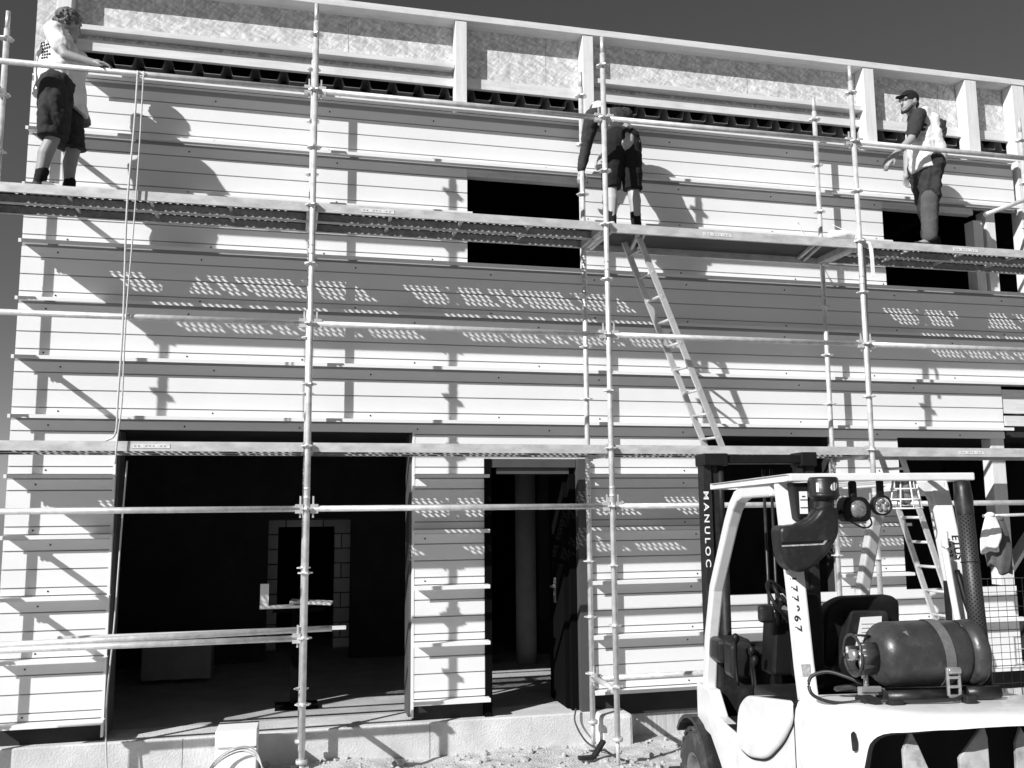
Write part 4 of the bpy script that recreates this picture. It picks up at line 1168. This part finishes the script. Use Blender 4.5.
def garment(name, mt, parent, caps, voxel=.012, it=4, balls=()):
    m = MB()
    for c in caps: m.cap(*c)
    for bl in balls: m.ball(*bl)
    o = remesh(m.build(name, mt, parent), voxel, it)
    if name in HEM:
        h = HEM[name]
        for v in o.data.vertices:
            if v.co.z < h: v.co.z = h + (v.co.z-h)*.06
    if name in FOLD:
        from mathutils import noise
        a, f = FOLD[name]; me = o.data; nr = [v.normal.copy() for v in me.vertices]; sd = len(caps)*1.7
        for v, q in zip(me.vertices, nr):
            c = v.co
            d = noise.noise(Vector((c.x*f+c.z*f*.5+sd, c.y*f, c.z*f*1.1))) + .6*abs(noise.noise(Vector((c.x*f*2.1, c.y*f*2.1+sd, c.z*f*1.6+c.x*f)))) + .35*noise.noise(c*f*4)
            v.co += q*a*d
    return o
HEM = dict(cargo_shorts=.475, shorts=.455, trousers=.075)
FOLD = dict(top=(.012, 9), t_shirt=(.013, 8), cargo_shorts=(.014, 10), shorts=(.012, 10), vest=(.014, 10), trousers=(.022, 10), knee_panel=(.006, 12), sock=(.004, 30))
def shoes(V, parent, mats, sock=None, sockh=.10):
    for s, mt in zip('LR', mats):
        a = V['ank'+s]; td = V['toe'].normalized()
        m = MB(); g0 = Vector((a.x, a.y, .035))
        m.cap(g0-td*.055, g0+td*.05, .042, .045); m.cap(g0+td*.05, g0+td*.17, .045, .036); m.cap(a, g0, .048, .045)
        o = remesh(m.build('shoe', mt, parent), .009, 3)
        for v in o.data.vertices: v.co.z = max(v.co.z, .0)
        if sock:
            k = V['knee'+s]; garment('sock', sock, parent, [(a, a.lerp(k, sockh/(k-a).length), .046, .052)], .009, 2)

# man 1: white T-shirt, hand on the guardrail
J = dict(pelvis=(-.03, 0, .88), hipL=(-.01, .10, .86), hipR=(-.03, -.10, .86), kneeL=(.08, .11, .46), kneeR=(-.03, -.11, .46), ankL=(.055, .12, .085), ankR=(-.115, -.10, .085), toe=(1, .05, 0),
         chest=(-.02, 0, 1.20), neck=(-.02, .03, 1.40), head=(.0, .06, 1.535), shL=(-.02, .17, 1.34), shR=(-.05, -.17, 1.345), elL=(.06, .24, 1.07), wrL=(.12, .22, .84),
         elR=(.07, -.29, 1.10), wrR=(.29, -.315, 1.045), hdR=(1, -.12, -.05), pnR=(.0, .25, -1), face=(.72, .68, -.10), hup=(.2, .05, 1), hdL=(.3, 0, -1), pnL=(0, -1, -.3))
t, V, P, T = person('man in white T-shirt and dark cargo shorts gripping the top guardrail', (-2.03, .33, 4.672), J, dict(skin=M['skin'], curlR=.55))
sh = garment('t_shirt', M['tee'], t, [(V['pelvis']+Vector((-.01, 0, -.02)), V['chest'], .185, .17), (V['shL'], V['shR'], .085, .085), (V['chest'], V['neck']-Vector((0, 0, .03)), .15, .075),
    (V['shR'], V['shR'].lerp(V['elR'], .62), .078, .068), (V['shL'], V['shL'].lerp(V['elL'], .62), .078, .068), ((-.02, .02, .80), (.06, .02, 1.2), .15, .12), ((.09, .05, .76), (.06, .02, 1.05), .10, .10), (V['pelvis']+Vector((-.05, 0, -.02)), V['chest']+Vector((-.05, 0, .02)), .15, .14)])
cut = .83
for v in sh.data.vertices:
    lim = .86-.55*(v.co.x+.05) if v.co.x > -.05 else .86
    lim = max(.72, lim)
    if v.co.z < lim: v.co.z = lim + (v.co.z-lim)*.04
bpy.context.view_layer.update()
m = MB(); rnd = random.Random(3)
def snap(x, z):
    ok, loc, nrm, ix = sh.ray_cast(Vector((x, -1.0, z)), Vector((0, 1, 0)))
    return loc + nrm*.004 if ok else None
for i in range(6):
    z = 1.275-i*.03; x0 = -.155+rnd.uniform(-.012, .0)+i*.004; n_ = rnd.choice((3, 4, 4)) if i else 2
    for k in range(n_):
        q = [snap(x0+k*.02+a, z+b) for a, b in ((0, -.011), (.014, -.011), (.014, .009), (0, .009))]
        if all(q): m._add(q, [(0, 1, 2, 3)])
m.build('print', M['cargo'], sh)
garment('cargo_shorts', M['cargo'], t, [(V['hipL']+Vector((0, 0, .04)), V['hipR']+Vector((0, 0, .04)), .145, .145), (V['hipL'], V['kneeL']+Vector((0, 0, -.06)), .135, .108), (V['hipR'], V['kneeR']+Vector((0, 0, -.06)), .14, .112), ((-.08, -.20, .68), (-.06, -.205, .57), .045, .045)])
shoes(V, t, (M['shoe'], M['shoe']), M['dark'])
hm = MB(); rnd = random.Random(9)
for i in range(260):
    a = rnd.uniform(-PI, PI); e = rnd.uniform(-.55, 1.5)
    d = Vector((math.cos(e)*math.cos(a), math.cos(e)*math.sin(a), math.sin(e)))
    if d.x > .5 and d.z < .5: continue
    if d.z < -.12 and d.x > .05: continue
    p = Vector((-.012+d.x*.100, d.y*.083, .026+d.z*.098))
    q = p + Vector((rnd.uniform(-.02, .01), rnd.uniform(-.02, .02), rnd.uniform(-.03, .01)))
    hm.cap(P(*p), P(*q), .018, .010, 8)
remesh(hm.build('hair', M['hair'], t), .006, 5)

# man 2: back to the camera, bent towards the wall
J = dict(pelvis=(.03, -.02, .90), hipL=(-.07, -.02, .87), hipR=(.11, -.02, .87), kneeL=(-.10, .02, .47), kneeR=(.12, .02, .47), ankL=(-.12, -.03, .085), ankR=(.135, -.02, .085), toe=(-.05, 1, 0),
         chest=(-.01, .13, 1.15), neck=(-.06, .28, 1.28), head=(-.085, .38, 1.34), shL=(-.20, .20, 1.235), shR=(.115, .18, 1.25), elL=(-.245, .30, .95), wrL=(-.285, .33, .72), elR=(.13, .37, 1.06), wrR=(.02, .47, .98),
         face=(-.15, .85, -.5), hup=(-.1, .55, .8), hdL=(-.05, .1, -1), pnL=(.5, .8, 0), hdR=(-.6, .3, -.4), pnR=(0, .5, -.9))
t, V, P, T = person('man in dark long-sleeved top and black shorts, back turned, bending to the wall', (2.85, .33, 4.67), J, dict(skin=M['skinL'], curlL=.9))
garment('top', M['teed'], t, [(V['pelvis']+Vector((-.02, .02, .02)), V['chest'], .132, .150), (V['shL'], V['shR'], .085, .085), (V['chest'], V['neck']-Vector((0, .05, .04)), .14, .07),
    (V['shR'], V['elR'], .075, .058), (V['shL'], V['elL'], .078, .058), (V['elL'], V['wrL'].lerp(V['elL'], .12), .056, .045), (V['elR'], V['wrR'].lerp(V['elR'], .12), .056, .045)])
garment('shorts', M['dark'], t, [(V['hipL']+Vector((.02, 0, .06)), V['hipR']+Vector((-.04, 0, .06)), .115, .115), (V['hipL'], V['kneeL']+Vector((0, 0, -.06)), .108, .09), (V['hipR']+Vector((-.015, 0, 0)), V['kneeR']+Vector((0, 0, -.06)), .108, .09)])
shoes(V, t, (M['shoel'], M['shoe']), M['dark'], .13)
hm = MB(); hm.ball(P(-.012, 0, .034), .106, .086, .098, 16, 10, T); hm.ball(P(-.05, 0, -.02), .062, .072, .07, 14, 8, T)
remesh(hm.build('cap', M['vest'], t), .008, 2)

# man 3: cap, dark T-shirt and pale vest, seen from his left side
J = dict(pelvis=(.04, 0, .90), hipL=(.03, -.09, .87), hipR=(.04, .09, .87), kneeL=(-.03, -.09, .47), kneeR=(.09, .10, .47), ankL=(-.04, -.07, .085), ankR=(.14, .10, .085), toe=(-1, -.1, 0),
         chest=(.0, 0, 1.24), neck=(-.055, -.0, 1.43), head=(-.13, -.02, 1.56), shL=(-.13, -.15, 1.375), shR=(.05, .155, 1.375), elL=(-.25, -.17, 1.10), wrL=(-.46, -.16, .91), elR=(-.02, .20, 1.1), wrR=(-.06, .18, .88),
         face=(-.97, -.18, -.05), hdL=(-.7, .05, -.7), pnL=(.5, .6, -.4), hdR=(-.1, .1, -1), pnR=(0, -1, -.1))
t, V, P, T = person('man in black cap and pale vest standing on the upper deck, facing left', (6.10, .25, 4.672), J, dict(skin=M['skin'], curlL=.6))
garment('t_shirt', M['teed'], t, [(V['pelvis']+Vector((0, 0, .05)), V['chest'], .14, .15), (V['shL'], V['shR'], .075, .075), (V['chest'], V['neck']-Vector((0, 0, .02)), .12, .068),
    (V['shR'], V['shR'].lerp(V['elR'], .75), .072, .062), (V['shL'], V['shL'].lerp(V['elL'], .8), .074, .060)])
vs_ = garment('vest', M['vest'], t, [(V['pelvis']+Vector((.0, 0, .02)), V['chest']+Vector((.02, 0, -.02)), .172, .162), ((.06, -.05, .95), (.07, -.03, 1.3), .13, .10), ((.03, -.085, 1.28), (-.02, -.10, 1.44), .075, .05), ((.03, .085, 1.28), (-.02, .10, 1.44), .075, .05), ((-.03, -.08, .86), (-.03, -.06, 1.1), .12, .12), ((.09, -.09, .96), (.08, -.09, 1.36), .105, .085)])
for v in vs_.data.vertices:
    lim = .84+.12*(v.co.x)
    if v.co.z < lim: v.co.z = lim+(v.co.z-lim)*.05
m = MB(); rnd = random.Random(5)
for i in range(7):
    m.cap((.13+rnd.uniform(-.03, .03), -.165+rnd.uniform(-.01, .01), 1.16+i*.025), (.15+rnd.uniform(-.03, .02), -.16+rnd.uniform(-.01, .01), 1.20+i*.025), .022, .018, 8)
remesh(m.build('vest_print', M['cargo'], vs_), .009, 1)
garment('trousers', M['cargo'], t, [(V['hipL']+Vector((0, 0, .03)), V['hipR']+Vector((0, 0, .03)), .135, .135), (V['hipL'], V['kneeL'], .122, .09), (V['hipR'], V['kneeR'], .12, .088), (V['kneeL'], V['ankL']+Vector((0, 0, .0)), .086, .068), (V['kneeR'], V['ankR'], .084, .068), ((-.0, -.185, .68), (-.01, -.18, .56), .045, .045)])
garment('knee_panel', M['knee'], t, [(V['kneeL']+Vector((-.012, -.026, .06)), V['ankL']+Vector((-.014, -.028, .05)), .088, .072)])
shoes(V, t, (M['shoe'], M['shoe']))
hm = MB(); hm.ball(P(-.014, 0, .045), .106, .086, .092, 16, 10, T)
hm.cap(P(.075, -.045, .062), P(.075, .045, .062), .016, .016); 
for q in (-.04, -.02, 0, .02, .04): hm.cap(P(.08, q, .058), P(.165-abs(q)*.5, q*.8, .045), .012, .008)
remesh(hm.build('cap', M['dark'], t), .007, 2)
hm = MB(); hm.cap(P(.03, -.058, -.06), P(.07, -.03, -.10), .018, .018); hm.cap(P(.07, -.03, -.10), P(.07, .03, -.10), .018, .018); hm.cap(P(.03, .058, -.06), P(.07, .03, -.10), .018, .018); hm.ball(P(-.06, 0, -.02), .045, .07, .05, 12, 8, T)
remesh(hm.build('beard', M['hairb'], t), .007, 2)
